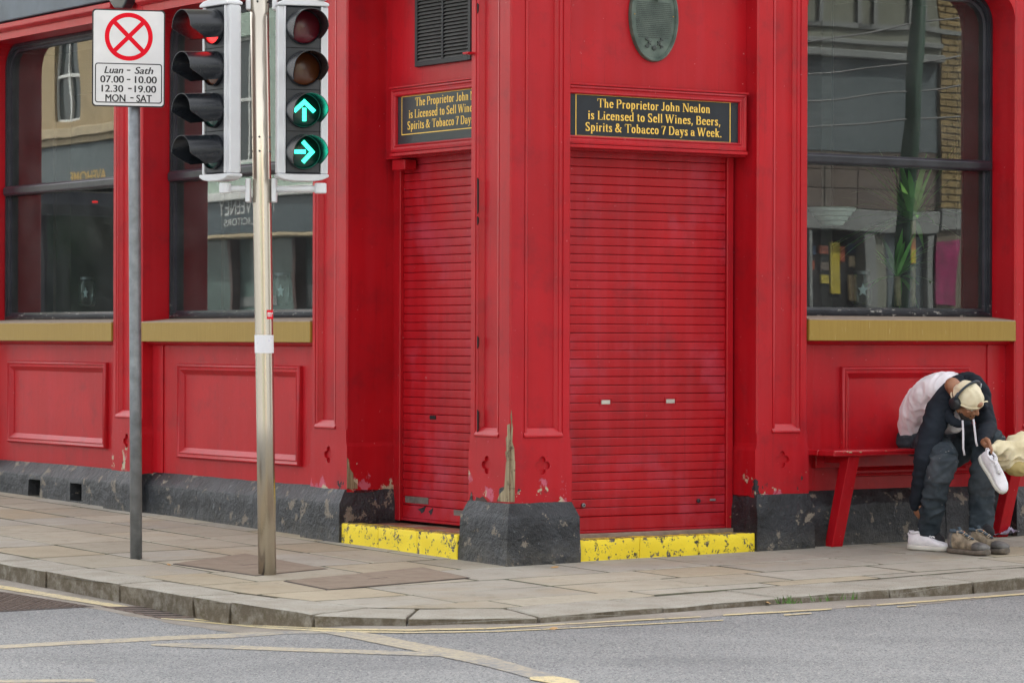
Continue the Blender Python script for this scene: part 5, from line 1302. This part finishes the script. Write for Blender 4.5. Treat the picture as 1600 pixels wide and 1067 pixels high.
# ================================================================ the bench
bo = .25
sb0, sb1 = s3b+.012, s4a-.004
zs_ = FR.Z(1304, 704.5, bo); 
bench = empty('wall_bench', FR.W((sb0+sb1)/2, 0, 0), label='narrow red painted wooden bench fixed against the wall under the right-hand window', cat='bench')
BENP = red_paint('red_bench_paint', chips=.0, gloss=.25)
_m = NM('red_bench_edge', .3); _n = _m.noise(22, 7, .7); _k = _m.step(_n, .60, .62); _m.color(_m.mix(_k, (.45, .01, .018), (.5, .42, .28))); BENE = _m.m
fbox('seat_plank', FR, sb0, sb1, -.095, .085, zs_-.035, zs_, BENP, bench, bevel=.005); fbox('seat_plank', FR, sb0, sb1, .090, bo, zs_-.035, zs_+.001, BENP, bench, bevel=.006)
fbox('seat_edge', FR, sb0+.002, sb1-.002, bo+.0005, bo+.004, zs_-.014, zs_-.003, BENE, bench, bevel=.001)
fbox('seat_batten', FR, sb0+.1, sb1-.06, -.09, -.05, zs_-.12, zs_-.036, BENP, bench, bevel=.003)
for s in (FR.S(1301, 0, 848), FR.S(1560, 0, 835)):
    z0 = zg(*FR.W(s, 0, 0).xy)-.005; pr = [(-.03, z0), (.045, z0), (.215, zs_-.037), (.13, zs_-.037)]
    MB().prism(FR, pr, s-.045, s+.045).build('leg', BENP, bench, bevel=.004)
    MB().fbox(FR, s-.03, s+.03, -.09, .12, zs_-.085, zs_-.037).build('bracket', BENP, bench, bevel=.003)

# small litter and weeds
TUFT = plain('weed_green', (.07, .15, .025), .7, scale=30, var=.4)
rl = random.Random(5)
gr_ = MB()
for px, py, n in ((1228, 936, 14), (1238, 936, 7), (1283, 933, 6), (1325, 930, 5)):
    b = G(px, py)
    for k in range(n):
        p = b+Vector((rl.uniform(-.05, .05), rl.uniform(-.03, .02), -.02)); h_ = rl.uniform(.012, .042); d = Vector((rl.uniform(-.6, .6), rl.uniform(-.6, .6), 1)).normalized()*h_; w = Vector((.004, 0, 0))
        gr_.add([p-w, p+w, p+d+w*.4, p+d*1.3], [(0, 1, 2, 3)])
tag(gr_.build('weed_tufts', TUFT), 'small green weeds growing out of the kerb and paving joints', 'weeds', kind='stuff')
# moss in joints near the sign pole and covers
dl = plain('dry_leaf', (.42, .25, .10), .7)
for i, (px, py, lab) in enumerate(((867, 887, 'tiny pale dry leaf on the paving before the corner pier'), (264, 883, 'orange scrap of leaf on the paving beside the sign pole'), (865, 983, 'dry leaf in the gutter before the corner'), (1200, 943, 'dry leaf lying in the gutter beside the weeds'), (1452, 926, 'brown leaf in the right-hand gutter'), (1490, 922, 'curled brown leaf at the kerb joint'))):
    p = (G(px, py) if py < 900 else GR(px, py, .01)); p.z += .006; a = rl.uniform(0, 3); u = Vector((math.cos(a), math.sin(a), .1))*.028; v = Vector((-math.sin(a), math.cos(a), .3))*.014
    tag(mobj('dry_leaf', [p-u, p-u*.3-v, p+u*.5-v*.8, p+u, p+u*.4+v, p-u*.4+v*.9, p+Vector((0, 0, .006))], [(0, 1, 6), (1, 2, 6), (2, 3, 6), (3, 4, 6), (4, 5, 6), (5, 0, 6)], dl), lab, 'leaf')
RAG = plain('lilac_rag', (.42, .38, .50), .9)
c = G(1571, 838); v = []; nn_ = 13
for j in range(nn_):
    for i in range(nn_):
        u, w = i/(nn_-1)-.5, j/(nn_-1)-.5; p = c+Vector((u*.16+.02*mn.noise(Vector((w*5, u*3, 0))), w*.10, 0)); p.z = zg(p.x, p.y)+.012+abs(mn.noise(Vector((u*5.5, w*5.5, 3))))*.075*(1-abs(u))+ (.035*max(0, u+.1))
        v.append(p)
tag(mobj('crumpled_rag', v, [(j*nn_+i, j*nn_+i+1, (j+1)*nn_+i+1, (j+1)*nn_+i) for j in range(nn_-1) for i in range(nn_-1)], RAG, smooth=True), 'crumpled pale lilac rag on the paving beside the bench leg', 'rag')
# ================================================================ the man on the bench
def sphere(mb, c, ax, ay, az, n=14, m=9):
    c, ax, ay, az = map(Vector, (c, ax, ay, az)); loops = []
    for j in range(1, m):
        t = math.pi*j/m; loops.append([c+az*math.cos(t)+(ax*math.cos(2*math.pi*i/n)+ay*math.sin(2*math.pi*i/n))*math.sin(t) for i in range(n)])
    b = len(mb.v); mb.rings(loops); k = len(mb.v); mb.v += [c+az, c-az]
    for i in range(n): mb.f.append((b+i, b+(i+1) % n, k)); mb.f.append((b+(m-2)*n+i, b+(m-2)*n+(i+1) % n, k+1))
def ball(mb, c, r): sphere(mb, c, (r, 0, 0), (0, r, 0), (0, 0, r))
def limb(mb, pts, rad, n=16):
    """rounded tapering chain"""
    pts = [Vector(p) for p in pts]
    for i in range(len(pts)-1):
        a, b = pts[i], pts[i+1]; k = 4
        mb.tube([a.lerp(b, j/k) for j in range(k+1)], [rad[i]+(rad[i+1]-rad[i])*j/k for j in range(k+1)], n=n)
    for p, r in zip(pts, rad): ball(mb, p, r*.995)
def fuse(name, mb, m, parent, voxel=.008, smooth=6, fold=None, cut=None):
    o = mobj(name, mb.v, mb.f, m, None, origin=(0, 0, 0))
    md = o.modifiers.new('r', 'REMESH'); md.mode = 'VOXEL'; md.voxel_size = voxel; md.use_smooth_shade = True
    ms = o.modifiers.new('s', 'SMOOTH'); ms.factor = .6; ms.iterations = smooth
    bpy.context.view_layer.update()
    me = bpy.data.meshes.new_from_object(o.evaluated_get(bpy.context.evaluated_depsgraph_get())); bpy.data.objects.remove(o)
    me.name = name
    if fold:
        nrm = [v.normal.copy() for v in me.vertices]
        for v, n in zip(me.vertices, nrm): v.co += n*fold(v.co.copy(), n)
    if cut:
        bm = bmesh.new(); bm.from_mesh(me); dead = [v for v in bm.verts if cut(v.co)]; bmesh.ops.delete(bm, geom=dead, context='VERTS'); bm.to_mesh(me); bm.free()
    org = sum((v.co for v in me.vertices), Vector())/max(1, len(me.vertices))
    for v in me.vertices: v.co -= org
    me.shade_smooth()
    return link(name, me, m, parent, org)
def folds(amp, fr, stretch=(1, 1, 2.2), seed=0):
    def f(p, n):
        q = Vector((p.x*stretch[0], p.y*stretch[1], p.z*stretch[2]))*fr+Vector((seed, 0, 0))
        q += Vector((mn.noise(q*.5), mn.noise(q*.5+Vector((4, 4, 4))), 0))*1.4
        a = mn.noise(q); return amp*(1-abs(a)*2.6)*.8 + amp*.4*mn.noise(q*2.3)
    return f
SKIN = NM('brown_skin', .5); SKIN.color(SKIN.mix(SKIN.step(SKIN.noise(18, 4), .3, .7), (.26, .115, .06), (.36, .17, .095))); SKIN.b.inputs['Subsurface Weight'].default_value = .08; SKIN.b.inputs['Subsurface Radius'].default_value = (.02, .008, .004); SKIN = SKIN.m
def cloth(name, a, b, sc_=9, specks=None, rough=.85):
    m = NM(name, rough, .25); c = m.mix(m.step(m.noise(sc_, 5), .35, .65), a, b)
    if specks: c = m.mix(m.step(m.noise(32, 5, .7), .665, .69), c, specks); 
    m.color(c); m.bump(m.noise(380, 2), .25, .001); m.bump(m.noise(24, 4), .2, .004); return m.m
WCL = cloth('white_sweatshirt', (.74, .71, .75), (.82, .79, .83)); BCL = cloth('black_sweatshirt', (.007, .010, .016), (.014, .019, .028))
JEAN = cloth('charcoal_work_trousers', (.016, .024, .032), (.045, .058, .070), specks=(.30, .28, .26)); JEANK = cloth('grey_knee_patch', (.035, .044, .054), (.070, .082, .095), specks=(.34, .32, .30))
CREAMC = cloth('cream_cotton', (.70, .61, .42), (.80, .73, .55)); BAGC = cloth('cream_canvas', (.68, .59, .38), (.80, .72, .52)); BAGD = cloth('tan_canvas', (.40, .31, .12), (.50, .40, .18))
NAVY = plain('navy_headband', (.03, .045, .065), .4); SILV = plain('silver_plastic', (.5, .5, .53), .35); HAIR = plain('black_beard', (.015, .012, .010), .8, scale=60)
hip = AT(1438, 684, 19.80)
man = empty('person', Vector((hip.x+.1, hip.y-.3, zg(hip.x, hip.y-.3))), label='person in cream cap and black and white sweatshirt bent over on the bench, changing shoes', cat='person')
SD = FR.d                                                     # across the hips
# skeleton
pel = hip; sp1 = AT(1432, 655, 19.74); sp2 = AT(1448, 628, 19.62); sp3 = AT(1476, 611, 19.47); nk = AT(1492, 607, 19.34)
shR = AT(1466, 634, 19.28); elR = AT(1445, 716, 19.10); wrR = AT(1431, 786, 19.20)
shL = AT(1527, 616, 19.46); elL = AT(1543, 668, 19.24); wrL = AT(1537, 690, 19.02)
hR = AT(1450, 690, 19.70); kR = AT(1474, 716, 19.06); aR = AT(1452, 826, 19.19)
hL = AT(1470, 688, 19.86); kL = AT(1546, 690, 19.26); aL = AT(1534, 815, 19.16)
hu = Vector((.24, -.66, .71)).normalized(); hr = Vector((.80, .45, .38)); hr = (hr-hu*hr.dot(hu)).normalized(); hf = hr.cross(hu).normalized()
if hf.z > 0: hf = -hf
hc = AT(1512, 624, 19.10)
def HP(r, f, u): return hc+hr*r+hf*f+hu*u
body = MB()
limb(body, [pel, sp1, sp2, sp3, nk], [.10, .085, .085, .075, .055]); limb(body, [nk, HP(0, -.035, -.055)], [.060, .056])
limb(body, [nk, shR, elR, wrR], [.06, .06, .042, .026]); limb(body, [nk, shL, elL, wrL], [.06, .06, .042, .026])
footR = aR+Vector((.05, -.05, -.075)); limb(body, [hR, kR, aR, footR], [.085, .055, .036, .032]); limb(body, [hL, kL, aL, aL+Vector((.02, -.06, -.06))], [.085, .055, .036, .032])
# head
ball(body, AT(1488, 602, 19.20), .050); limb(body, [AT(1488, 602, 19.22), HP(0, -.03, -.02)], [.050, .058]); sphere(body, HP(0, -.005, .012), hr*.074, hf*.094, hu*.092); sphere(body, HP(0, .035, -.045), hr*.060, hf*.055, hu*.062)
limb(body, [HP(0, .045, -.095), HP(0, .070, -.085)], [.030, .024])            # chin
for s in (-1, 1):
    limb(body, [HP(.055*s, .01, -.06), HP(.03*s, .055, -.09)], [.022, .018])
    sphere(body, HP(.034*s, .074, .012), hr*.022, hf*.010, hu*.008); sphere(body, HP(.042*s, .066, -.026), hr*.020, hf*.016, hu*.018)
    sphere(body, HP(.075*s, -.008, -.02), hr*.010, hf*.020, hu*.032)
limb(body, [HP(0, .084, .006), HP(0, .106, -.028), HP(0, .098, -.036)], [.009, .013, .010]); 
for s in (-1, 1): ball(body, HP(.011*s, .094, -.035), .009)
limb(body, [HP(-.018, .084, -.058), HP(0, .090, -.056), HP(.018, .084, -.058)], [.006, .008, .006]); limb(body, [HP(-.016, .082, -.068), HP(0, .088, -.070), HP(.016, .082, -.068)], [.006, .009, .006])
def hand(w, palm_d, across, nrm, curl, thumb_s, spread=.9, L=.072):
    """palm from the wrist, four curled fingers and a thumb from its side"""
    palm_d, across, nrm = palm_d.normalized(), across.normalized(), nrm.normalized(); c = w+palm_d*.045
    sphere(body, c, across*.041, palm_d*.050, nrm*.017); limb(body, [w, w+palm_d*.03], [.026, .024])
    for k, ln in enumerate((.92, 1.0, .95, .76)):
        base = w+palm_d*.078+across*(.030-.0195*k)*1.0; d = palm_d.copy(); p = base-palm_d*.02; pts = [p]; ang = 0
        for j, sg in enumerate((.042, .027, .021)):
            ang += curl[j]; d = palm_d*math.cos(ang)+nrm*math.sin(ang)+across*.04*(1.5-k); p = p+d.normalized()*sg*ln*(1.45 if j == 0 else 1); pts.append(p)
        limb(body, pts, [.0098, .0095, .0085, .0070], n=10)
    b = w+palm_d*.02+across*thumb_s*.030; t1 = b+palm_d*.028+across*thumb_s*.022+nrm*.012; t2 = t1+palm_d*.026+nrm*.018+across*thumb_s*.002; t3 = t2+palm_d*.018+nrm*.012-across*thumb_s*.010
    limb(body, [b, t1, t2, t3], [.015, .0125, .011, .009], n=10)
dl_ = (AT(1549, 702, 18.93)-wrL); hand(wrL, dl_, Vector((.1, -.55, .8)), Vector((-.1, .35, -.9)), (.55, 1.0, .7), 1)
hand(wrR, Vector((.25, .05, -1)), Vector((.5, -.85, .1)), Vector((.85, .5, -.1)), (.6, .9, .6), 1)
skin = fuse('body', body, SKIN, man, voxel=.0048, smooth=3)
# eyes, brows, beard
for s in (-1, 1):
    ball_ = MB(); sphere(ball_, HP(.031*s, .079, -.006), hr*.011, hf*.007, hu*.008); ball_.build('eye', plain('eye_white', (.5, .45, .4), .3, bump=0), man, smooth=True)
    b_ = MB(); limb(b_, [HP(.016*s, .088, .010), HP(.034*s, .085, .015), HP(.050*s, .072, .010)], [.0035, .0045, .003], n=8); b_.build('eyebrow', HAIR, man, smooth=True)
bd = MB(); limb(bd, [HP(-.060, .012, -.055), HP(-.042, .052, -.092), HP(0, .076, -.104), HP(.042, .052, -.092), HP(.060, .012, -.055)], [.014, .020, .024, .020, .014]); limb(bd, [HP(-.026, .082, -.060), HP(0, .092, -.050), HP(.026, .082, -.060)], [.005, .006, .005])
fuse('beard', bd, HAIR, man, voxel=.005, smooth=3, fold=folds(.002, 90))
# cap worn back to front
cp = MB(); sphere(cp, HP(0, -.006, .018), hr*.086, hf*.106, hu*.100, n=28, m=18)
def capcut(p): q = p-hc; return q.dot(hu) < .008-.10*q.dot(hf)*-.25 - .012
cap = fuse('cap', cp, CREAMC, man, voxel=.006, smooth=2, fold=lambda p, n: .0025*math.sin((p-hc).dot(hr)*90+6*mn.noise(p*14))+.004*mn.noise(p*22), cut=capcut)
rim_ = [HP(.087*math.cos(a), -.006+.107*math.sin(a), -.001+.025*math.sin(a)*1.0) for a in lin(0, 6.2832, 33)[:-1]]
MB().tube(rim_+[rim_[0]], .0055, n=8).build('cap_band', CREAMC, man, smooth=True)
op = MB(); sphere(op, HP(.006, .083, .036), hr*.030, hu*.020, hf*.024); fuse('forehead_gap', op, SKIN, man, voxel=.004, smooth=1)
MB().tube([HP(.034, .082, .022), HP(.060, .074, .022), HP(.078, .070, .016), HP(.095, .078, .018)], [.007, .007, .007, .011], n=8, flat=.5).build('cap_strap', CREAMC, man, smooth=True)
# headphones
hp = empty('headphones', hc+hu*.12, label='black and silver over-ear headphones worn over the cream cap', cat='headphones')
arc_ = [HP(.098*math.cos(a), -.022, .018+.100*math.sin(a)+.010) for a in lin(-.15, math.pi+.15, 22)]
MB().tube(arc_, .014, n=10, flat=.45, up=hf).build('headband', NAVY, hp, smooth=True)
for s in (-1, 1):
    MB().tube([HP(.074*s, -.015, -.012), HP(.082*s, -.015, -.012), HP(.108*s, -.015, -.012), HP(.114*s, -.015, -.012)], [.036, .042, .040, .030], n=22).build('ear_cup', HEADBLK, hp, smooth=True)
    MB().tube([HP(.104*s, -.02, .0), HP(.108*s, -.022, .05), HP(.100*s, -.022, .075)], [.008, .009, .008], n=8).build('arm', SILV if s > 0 else NAVY, hp, smooth=True)
# sweatshirt
UP = (nk-pel).normalized()
def tors(mb, c, w, th, ln, ax=None, up=None):
    a = (ax or SD).normalized(); u = (up or UP); u = (u-a*u.dot(a)).normalized(); n = a.cross(u); sphere(mb, c, a*w, n*th, u*ln, n=20, m=12)
ts = MB(); ctl = [(AT(1441, 695, 19.84), .100, 1.35), (AT(1438, 676, 19.80), .108, 1.3), (AT(1436, 652, 19.73), .112, 1.25), (AT(1447, 630, 19.64), .118, 1.3), (AT(1465, 614, 19.54), .116, 1.45), (AT(1482, 607, 19.44), .105, 1.45), (AT(1496, 604, 19.36), .075, 1.3)]
def cr_(a, b, c, d, t): return .5*((2*b)+(c-a)*t+(2*a-5*b+4*c-d)*t*t+(3*b-a-3*c+d)*t**3)
lp = []
for i in range(len(ctl)-1):
    q_ = [ctl[max(0, i-1)], ctl[i], ctl[i+1], ctl[min(len(ctl)-1, i+2)]]
    for k in range(5):
        t_ = k/5; lp.append((cr_(*[x[0] for x in q_], t_), cr_(*[x[1] for x in q_], t_), cr_(*[x[2] for x in q_], t_)))
loops_ = []
for i, (c_0, r_0, f_0) in enumerate(lp):
    t_ = (lp[min(i+1, len(lp)-1)][0]-lp[max(0, i-1)][0]).normalized(); b_0 = (SD-t_*SD.dot(t_)).normalized(); a_0 = b_0.cross(t_)
    loops_.append([c_0+b_0*math.cos(q)*r_0*f_0+a_0*math.sin(q)*r_0 for q in lin(0, 6.2832, 25)[:-1]])
ts.rings(loops_, caps=True)
tors(ts, AT(1488, 648, 19.32), .085, .10, .13, up=Vector((.4, -.5, .5)))     # chest hanging forward
limb(ts, [AT(1470, 650, 19.45), AT(1490, 662, 19.24)], [.10, .062])
fuse('sweatshirt_body', ts, WCL, man, voxel=.009, smooth=12, fold=folds(.010, 8, (1.7, 1.7, 1), 3))
sl = MB(); limb(sl, [AT(1497, 601, 19.38), AT(1484, 618, 19.30), AT(1468, 640, 19.22), AT(1456, 672, 19.14), elR, AT(1439, 755, 19.14), AT(1433, 780, 19.19)], [.064, .078, .086, .077, .068, .056, .049])
limb(sl, [AT(1433, 780, 19.19), AT(1431, 789, 19.20)], [.044, .038])
fuse('sleeve', sl, BCL, man, voxel=.008, smooth=10, fold=folds(.007, 9, (1, 1, 1.6), 1))
sl = MB(); limb(sl, [AT(1498, 600, 19.42), AT(1514, 600, 19.44), AT(1528, 616, 19.42), AT(1534, 640, 19.34), elL, AT(1538, 683, 19.10), AT(1537, 688, 19.04)], [.070, .076, .080, .070, .060, .049, .042])
fuse('sleeve', sl, BCL, man, voxel=.008, smooth=10, fold=folds(.007, 10, (1, 1, 1.6), 9))
hd = MB(); limb(hd, [AT(1500, 592, 19.42), AT(1524, 596, 19.34), AT(1540, 615, 19.26), AT(1537, 636, 19.18)], [.036, .042, .034, .026]); limb(hd, [AT(1476, 624, 19.28), AT(1478, 642, 19.18), AT(1485, 655, 19.12), AT(1497, 662, 19.10), AT(1512, 660, 19.12)], [.040, .036, .030, .024, .020]); limb(hd, [AT(1470, 612, 19.40), AT(1474, 625, 19.29)], [.042, .040])
fuse('hood', hd, BCL, man, voxel=.008, smooth=4, fold=folds(.008, 16, (1, 1, 1), 5))
STR = plain('white_cord', (.6, .58, .62), .8)
for pts in (((1504, 657, 19.02), (1505, 680, 18.99), (1505, 700, 18.98), (1507, 711, 18.98)), ((1521, 655, 19.00), (1523, 672, 18.98), (1525, 690, 18.97), (1527, 697, 18.97))):
    P = [AT(*p) for p in pts]; MB().tube(P, .0065, n=8).build('drawstring', STR, man, smooth=True)
# trousers
tr = MB(); tors(tr, AT(1436, 688, 19.80), .155, .12, .10, up=Vector((0, 0, 1)))
limb(tr, [hR, AT(1464, 702, 19.34), kR, AT(1467, 748, 19.06), AT(1458, 790, 19.12), AT(1452, 812, 19.16)], [.105, .095, .090, .082, .074, .072])
limb(tr, [AT(1452, 812, 19.16), AT(1451, 834, 19.18)], [.070, .060])
limb(tr, [hL, AT(1515, 688, 19.52), kL, AT(1538, 728, 19.20), AT(1534, 770, 19.20), AT(1533, 808, 19.18)], [.110, .105, .100, .084, .078, .076]); limb(tr, [AT(1533, 808, 19.18), AT(1532, 830, 19.15)], [.074, .064])
limb(tr, [AT(1470, 700, 19.60), AT(1495, 706, 19.46)], [.10, .09])
fuse('trousers', tr, JEAN, man, voxel=.009, smooth=14, fold=folds(.014, 9, (1, 1, 1.7), 12))
kp = MB(); limb(kp, [kR+Vector((0, -.010, -.02)), AT(1468, 742, 19.045)], [.091, .083]); fuse('knee_patch', kp, JEANK, man, voxel=.008, smooth=12, fold=folds(.011, 9, (1, 1, 1.7), 12))
kp = MB(); limb(kp, [AT(1538, 734, 19.185), AT(1535, 762, 19.183)], [.090, .083]); fuse('knee_patch', kp, JEANK, man, voxel=.008, smooth=12, fold=folds(.011, 9, (1, 1, 1.7), 12))
SOCK = plain('black_sock', (.012, .012, .015), .9); sk = MB(); limb(sk, [aR+Vector((0, 0, .05)), aR+Vector((.02, -.02, -.05)), aR+Vector((.05, -.05, -.07))], [.048, .046, .042]); limb(sk, [aL+Vector((0, 0, .02)), aL+Vector((.01, -.02, -.04)), aL+Vector((.03, -.06, -.06))], [.050, .046, .042]); sk.build('sock', SOCK, man, smooth=True)

# --- footwear
def shoe(par, heel, dirv, up, Lr, kind):
    d = dirv.normalized(); u = (up-d*up.dot(d)).normalized(); s = d.cross(u).normalized(); K = Lr/.29
    if kind == 'boot':
        sec = [(0, .016, .070), (.015, .034, .118), (.05, .040, .126), (.09, .041, .124), (.13, .041, .106), (.17, .046, .088), (.21, .051, .074), (.25, .049, .066), (.28, .036, .056), (.292, .015, .042)]; sole = .032
    else:
        sec = [(0, .012, .066), (.012, .028, .100), (.05, .034, .106), (.09, .035, .112), (.13, .037, .100), (.17, .042, .082), (.21, .046, .066), (.25, .043, .054), (.28, .029, .044), (.292, .010, .034)]; sole = .034
    def P(a, b, c): return heel+d*a*K+s*b*K+u*c*K
    n = 22; LU = []; LS = []
    for t, w, h in sec:
        rise = .006*max(0, (t-.2)/.09)**2+(.006 if kind != 'boot' else .002)*max(0, (.04-t)/.04); wob = .004*math.sin(t*25)
        LU.append([P(t, wob+w*math.copysign(abs(math.cos(a))**.75, math.cos(a)), sole*.7+rise+(h-sole*.7)*(.5+.5*math.copysign(abs(math.sin(a))**.8, math.sin(a)))) for a in lin(0, 6.2832, n+1)[:-1]])
        LS.append([P(t*1.012-.002, wob+(w+.006)*math.copysign(abs(math.cos(a))**.6, math.cos(a)), rise+sole*(.5+.5*math.copysign(abs(math.sin(a))**.5, math.sin(a)))) for a in lin(0, 6.2832, n+1)[:-1]])
    up_m, so_m, lace_m = (SHUP, SHSO, SHLA) if kind != 'boot' else (BTUP, BTSO, BTLA)
    MB().rings(LU, caps=True).build('upper', up_m, par, smooth=True)
    MB().rings(LS, caps=True).build('sole', so_m, par, angle=50)
    top = lambda t: next((h0+(h1-h0)*(t-t0)/(t1-t0) for (t0, _, h0), (t1, _, h1) in zip(sec, sec[1:]) if t <= t1))
    # opening with padded collar, dark inside
    c = [P(.058+.044*math.cos(a), .004+.025*math.sin(a), top(.058+.044*math.cos(a))+.003+.010*(math.cos(a) < -.6)) for a in lin(0, 6.2832, 21)[:-1]]
    MB().tube(c+[c[0]], .008*K, n=8).build('collar', CL_B if kind == 'boot' else up_m, par, smooth=True)
    dk = MB(); dk.add(c+[P(.058, .004, top(.058)-.004)], [(i, (i+1) % 20, 20) for i in range(20)]); dk.build('lining', DARK if kind != 'boot' else CL_B, par)
    tg = [[P(t, .004+x, top(min(t, .2))+.004+z+.004*math.cos(x*60)) for x, z in ((-w, 0), (0, .006), (w, 0), (0, -.004))] for t, w, in ((.085, .016), (.10, .018), (.13, .018), (.16, .016), (.185, .010))]
    tg.insert(0, [P(.075, .004+x, top(.08)+.028+z) for x, z in ((-.016, 0), (0, .004), (.016, 0), (0, -.004))])
    MB().rings(tg, caps=True).build('tongue', CL_B if kind == 'boot' else up_m, par, smooth=True)
    for k in range(5):
        t = .098+k*.019; sg = 1 if k % 2 else -1
        MB().tube([P(t, -.020+.004, top(t)+.002), P(t+.004*sg, .004, top(t)+.0135), P(t+.006*sg, .024+.004, top(t)+.002)], .0032*K, n=6).build('lace', lace_m, par, smooth=True)
    MB().tube([P(.095, .012, top(.095)+.012), P(.085, .035, top(.09)+.006), P(.105, .05, top(.09)-.012)], .0028*K, n=6).build('lace_end', lace_m, par, smooth=True)
    if kind == 'boot':
        tc = [[p+(p-P(.25, .0, .03))*.035 for p in l] for l in LU[6:]]; MB().rings(tc, caps=True).build('toe_cap', BTTC, par, smooth=True)
        hcap = [[p+(p-P(.03, .0, .04))*.03 for p in l] for l in LU[:3]]; MB().rings(hcap, caps=True).build('heel_counter', BTTC, par, smooth=True)
    else:
        MB().tube([P(.008, 0, .080), P(-.006, 0, .100), P(.002, 0, .116), P(.016, 0, .098)], .006*K, n=8).build('heel_loop', up_m, par, smooth=True)
SHUP = plain('white_knit_shoe', (.74, .72, .76), .6, scale=30, var=.1, bump=.5); SHSO = plain('white_foam_sole', (.58, .57, .52), .5, var=.08); SHLA = plain('white_lace', (.68, .67, .70), .7)
BTUP = plain('muddy_beige_suede', (.24, .195, .14), .9, scale=26, var=.5, bump=.6); BTSO = plain('dusty_rubber_sole', (.12, .10, .08), .8, scale=30, var=.4); BTLA = plain('grey_brown_lace', (.38, .30, .22), .8, scale=60, var=.5); BTTC = plain('scuffed_grey_rubber', (.11, .105, .10), .75, scale=22, var=.5, bump=.5)
CL_B = plain('blue_grey_lining', (.06, .085, .11), .9); ORG = plain('orange_tab', (.75, .22, .02), .6)
toe = G(1484, 862.5); dr_ = Vector((.80, -.60, -.012)); 
ws = empty('running_shoe', toe-dr_*.29, label='white running shoe worn on the foot planted on the paving', cat='shoe', group='pair of white running shoes')
shoe(ws, toe-dr_.normalized()*.29+Vector((0, 0, .001)), dr_, Vector((0, 0, 1)), .29, 'run')
hd_ = Vector((.46, -.34, -.80)); upv = Vector((.42, -.86, .35)); hh_ = AT(1541, 703, 18.95)
hs_ = empty('running_shoe', hh_, label='white running shoe held up by its heel loop in the hand', cat='shoe', group='pair of white running shoes')
u_ = (upv-hd_.normalized()*upv.dot(hd_.normalized())).normalized(); shoe(hs_, hh_-u_*.085, hd_, upv, .275, 'run')
for toepx, lab, sd in (((1543, 869), 'muddy beige walking boot standing empty on the paving, the nearer of the pair', 1), ((1573, 866.5), 'muddy beige walking boot behind the nearer one, half hidden under the trouser hem', -1)):
    toe = G(*toepx); dv = Vector((.64, -.77, -.015)).normalized(); b = empty('walking_boot', toe-dv*.31, label=lab, cat='boot', group='pair of muddy walking boots')
    shoe(b, toe-dv*.31+Vector((0, 0, .001)), dv, Vector((0, 0, 1)), .31, 'boot')
    s = dv.cross(Vector((0, 0, 1))); hl = toe-dv*.30+Vector((0, 0, .105)); MB().obox(hl+dv*.012, dv*.004, s*.014, Vector((0, 0, .018))).build('pull_tab', ORG, b, bevel=.003)
    MB().obox(toe-dv*.205+Vector((0, 0, .137)), dv*.010, s*.011, Vector((0, 0, .003))).build('tongue_label', ORG, b, bevel=.001)
# --- cream bag in the same hand
bg_ = MB(); c = AT(1584, 708, 19.16)
sphere(bg_, c, Vector((.120, .03, 0)), Vector((-.02, .09, 0)), Vector((.02, 0, .102))); limb(bg_, [AT(1551, 700, 18.99), AT(1562, 700, 19.06), AT(1574, 703, 19.12)], [.016, .040, .075]); limb(bg_, [AT(1590, 700, 19.15), AT(1608, 712, 19.2)], [.09, .08])
bag = empty('canvas_bag', c-Vector((0, 0, .14)), label='crumpled cream canvas bag held beside the white shoe at the end of the bench', cat='bag')
def crump(p, n):
    q = Vector((p.x*5, p.y*5, p.z*8)); a = mn.noise(q+Vector((mn.noise(q), mn.noise(q*1.3), 0))*1.2); return .034*(1-abs(a)*3.2)*.6+.004*mn.noise(p*30)
fuse('bag_body', bg_, BAGC, bag, voxel=.005, smooth=3, fold=crump)
b2 = MB(); sphere(b2, AT(1590, 729, 19.15), Vector((.085, .02, 0)), Vector((-.02, .075, 0)), Vector((.0, 0, .058))); fuse('bag_base', b2, BAGD, bag, voxel=.006, smooth=3, fold=folds(.006, 16, (1, 1, 1), 2))
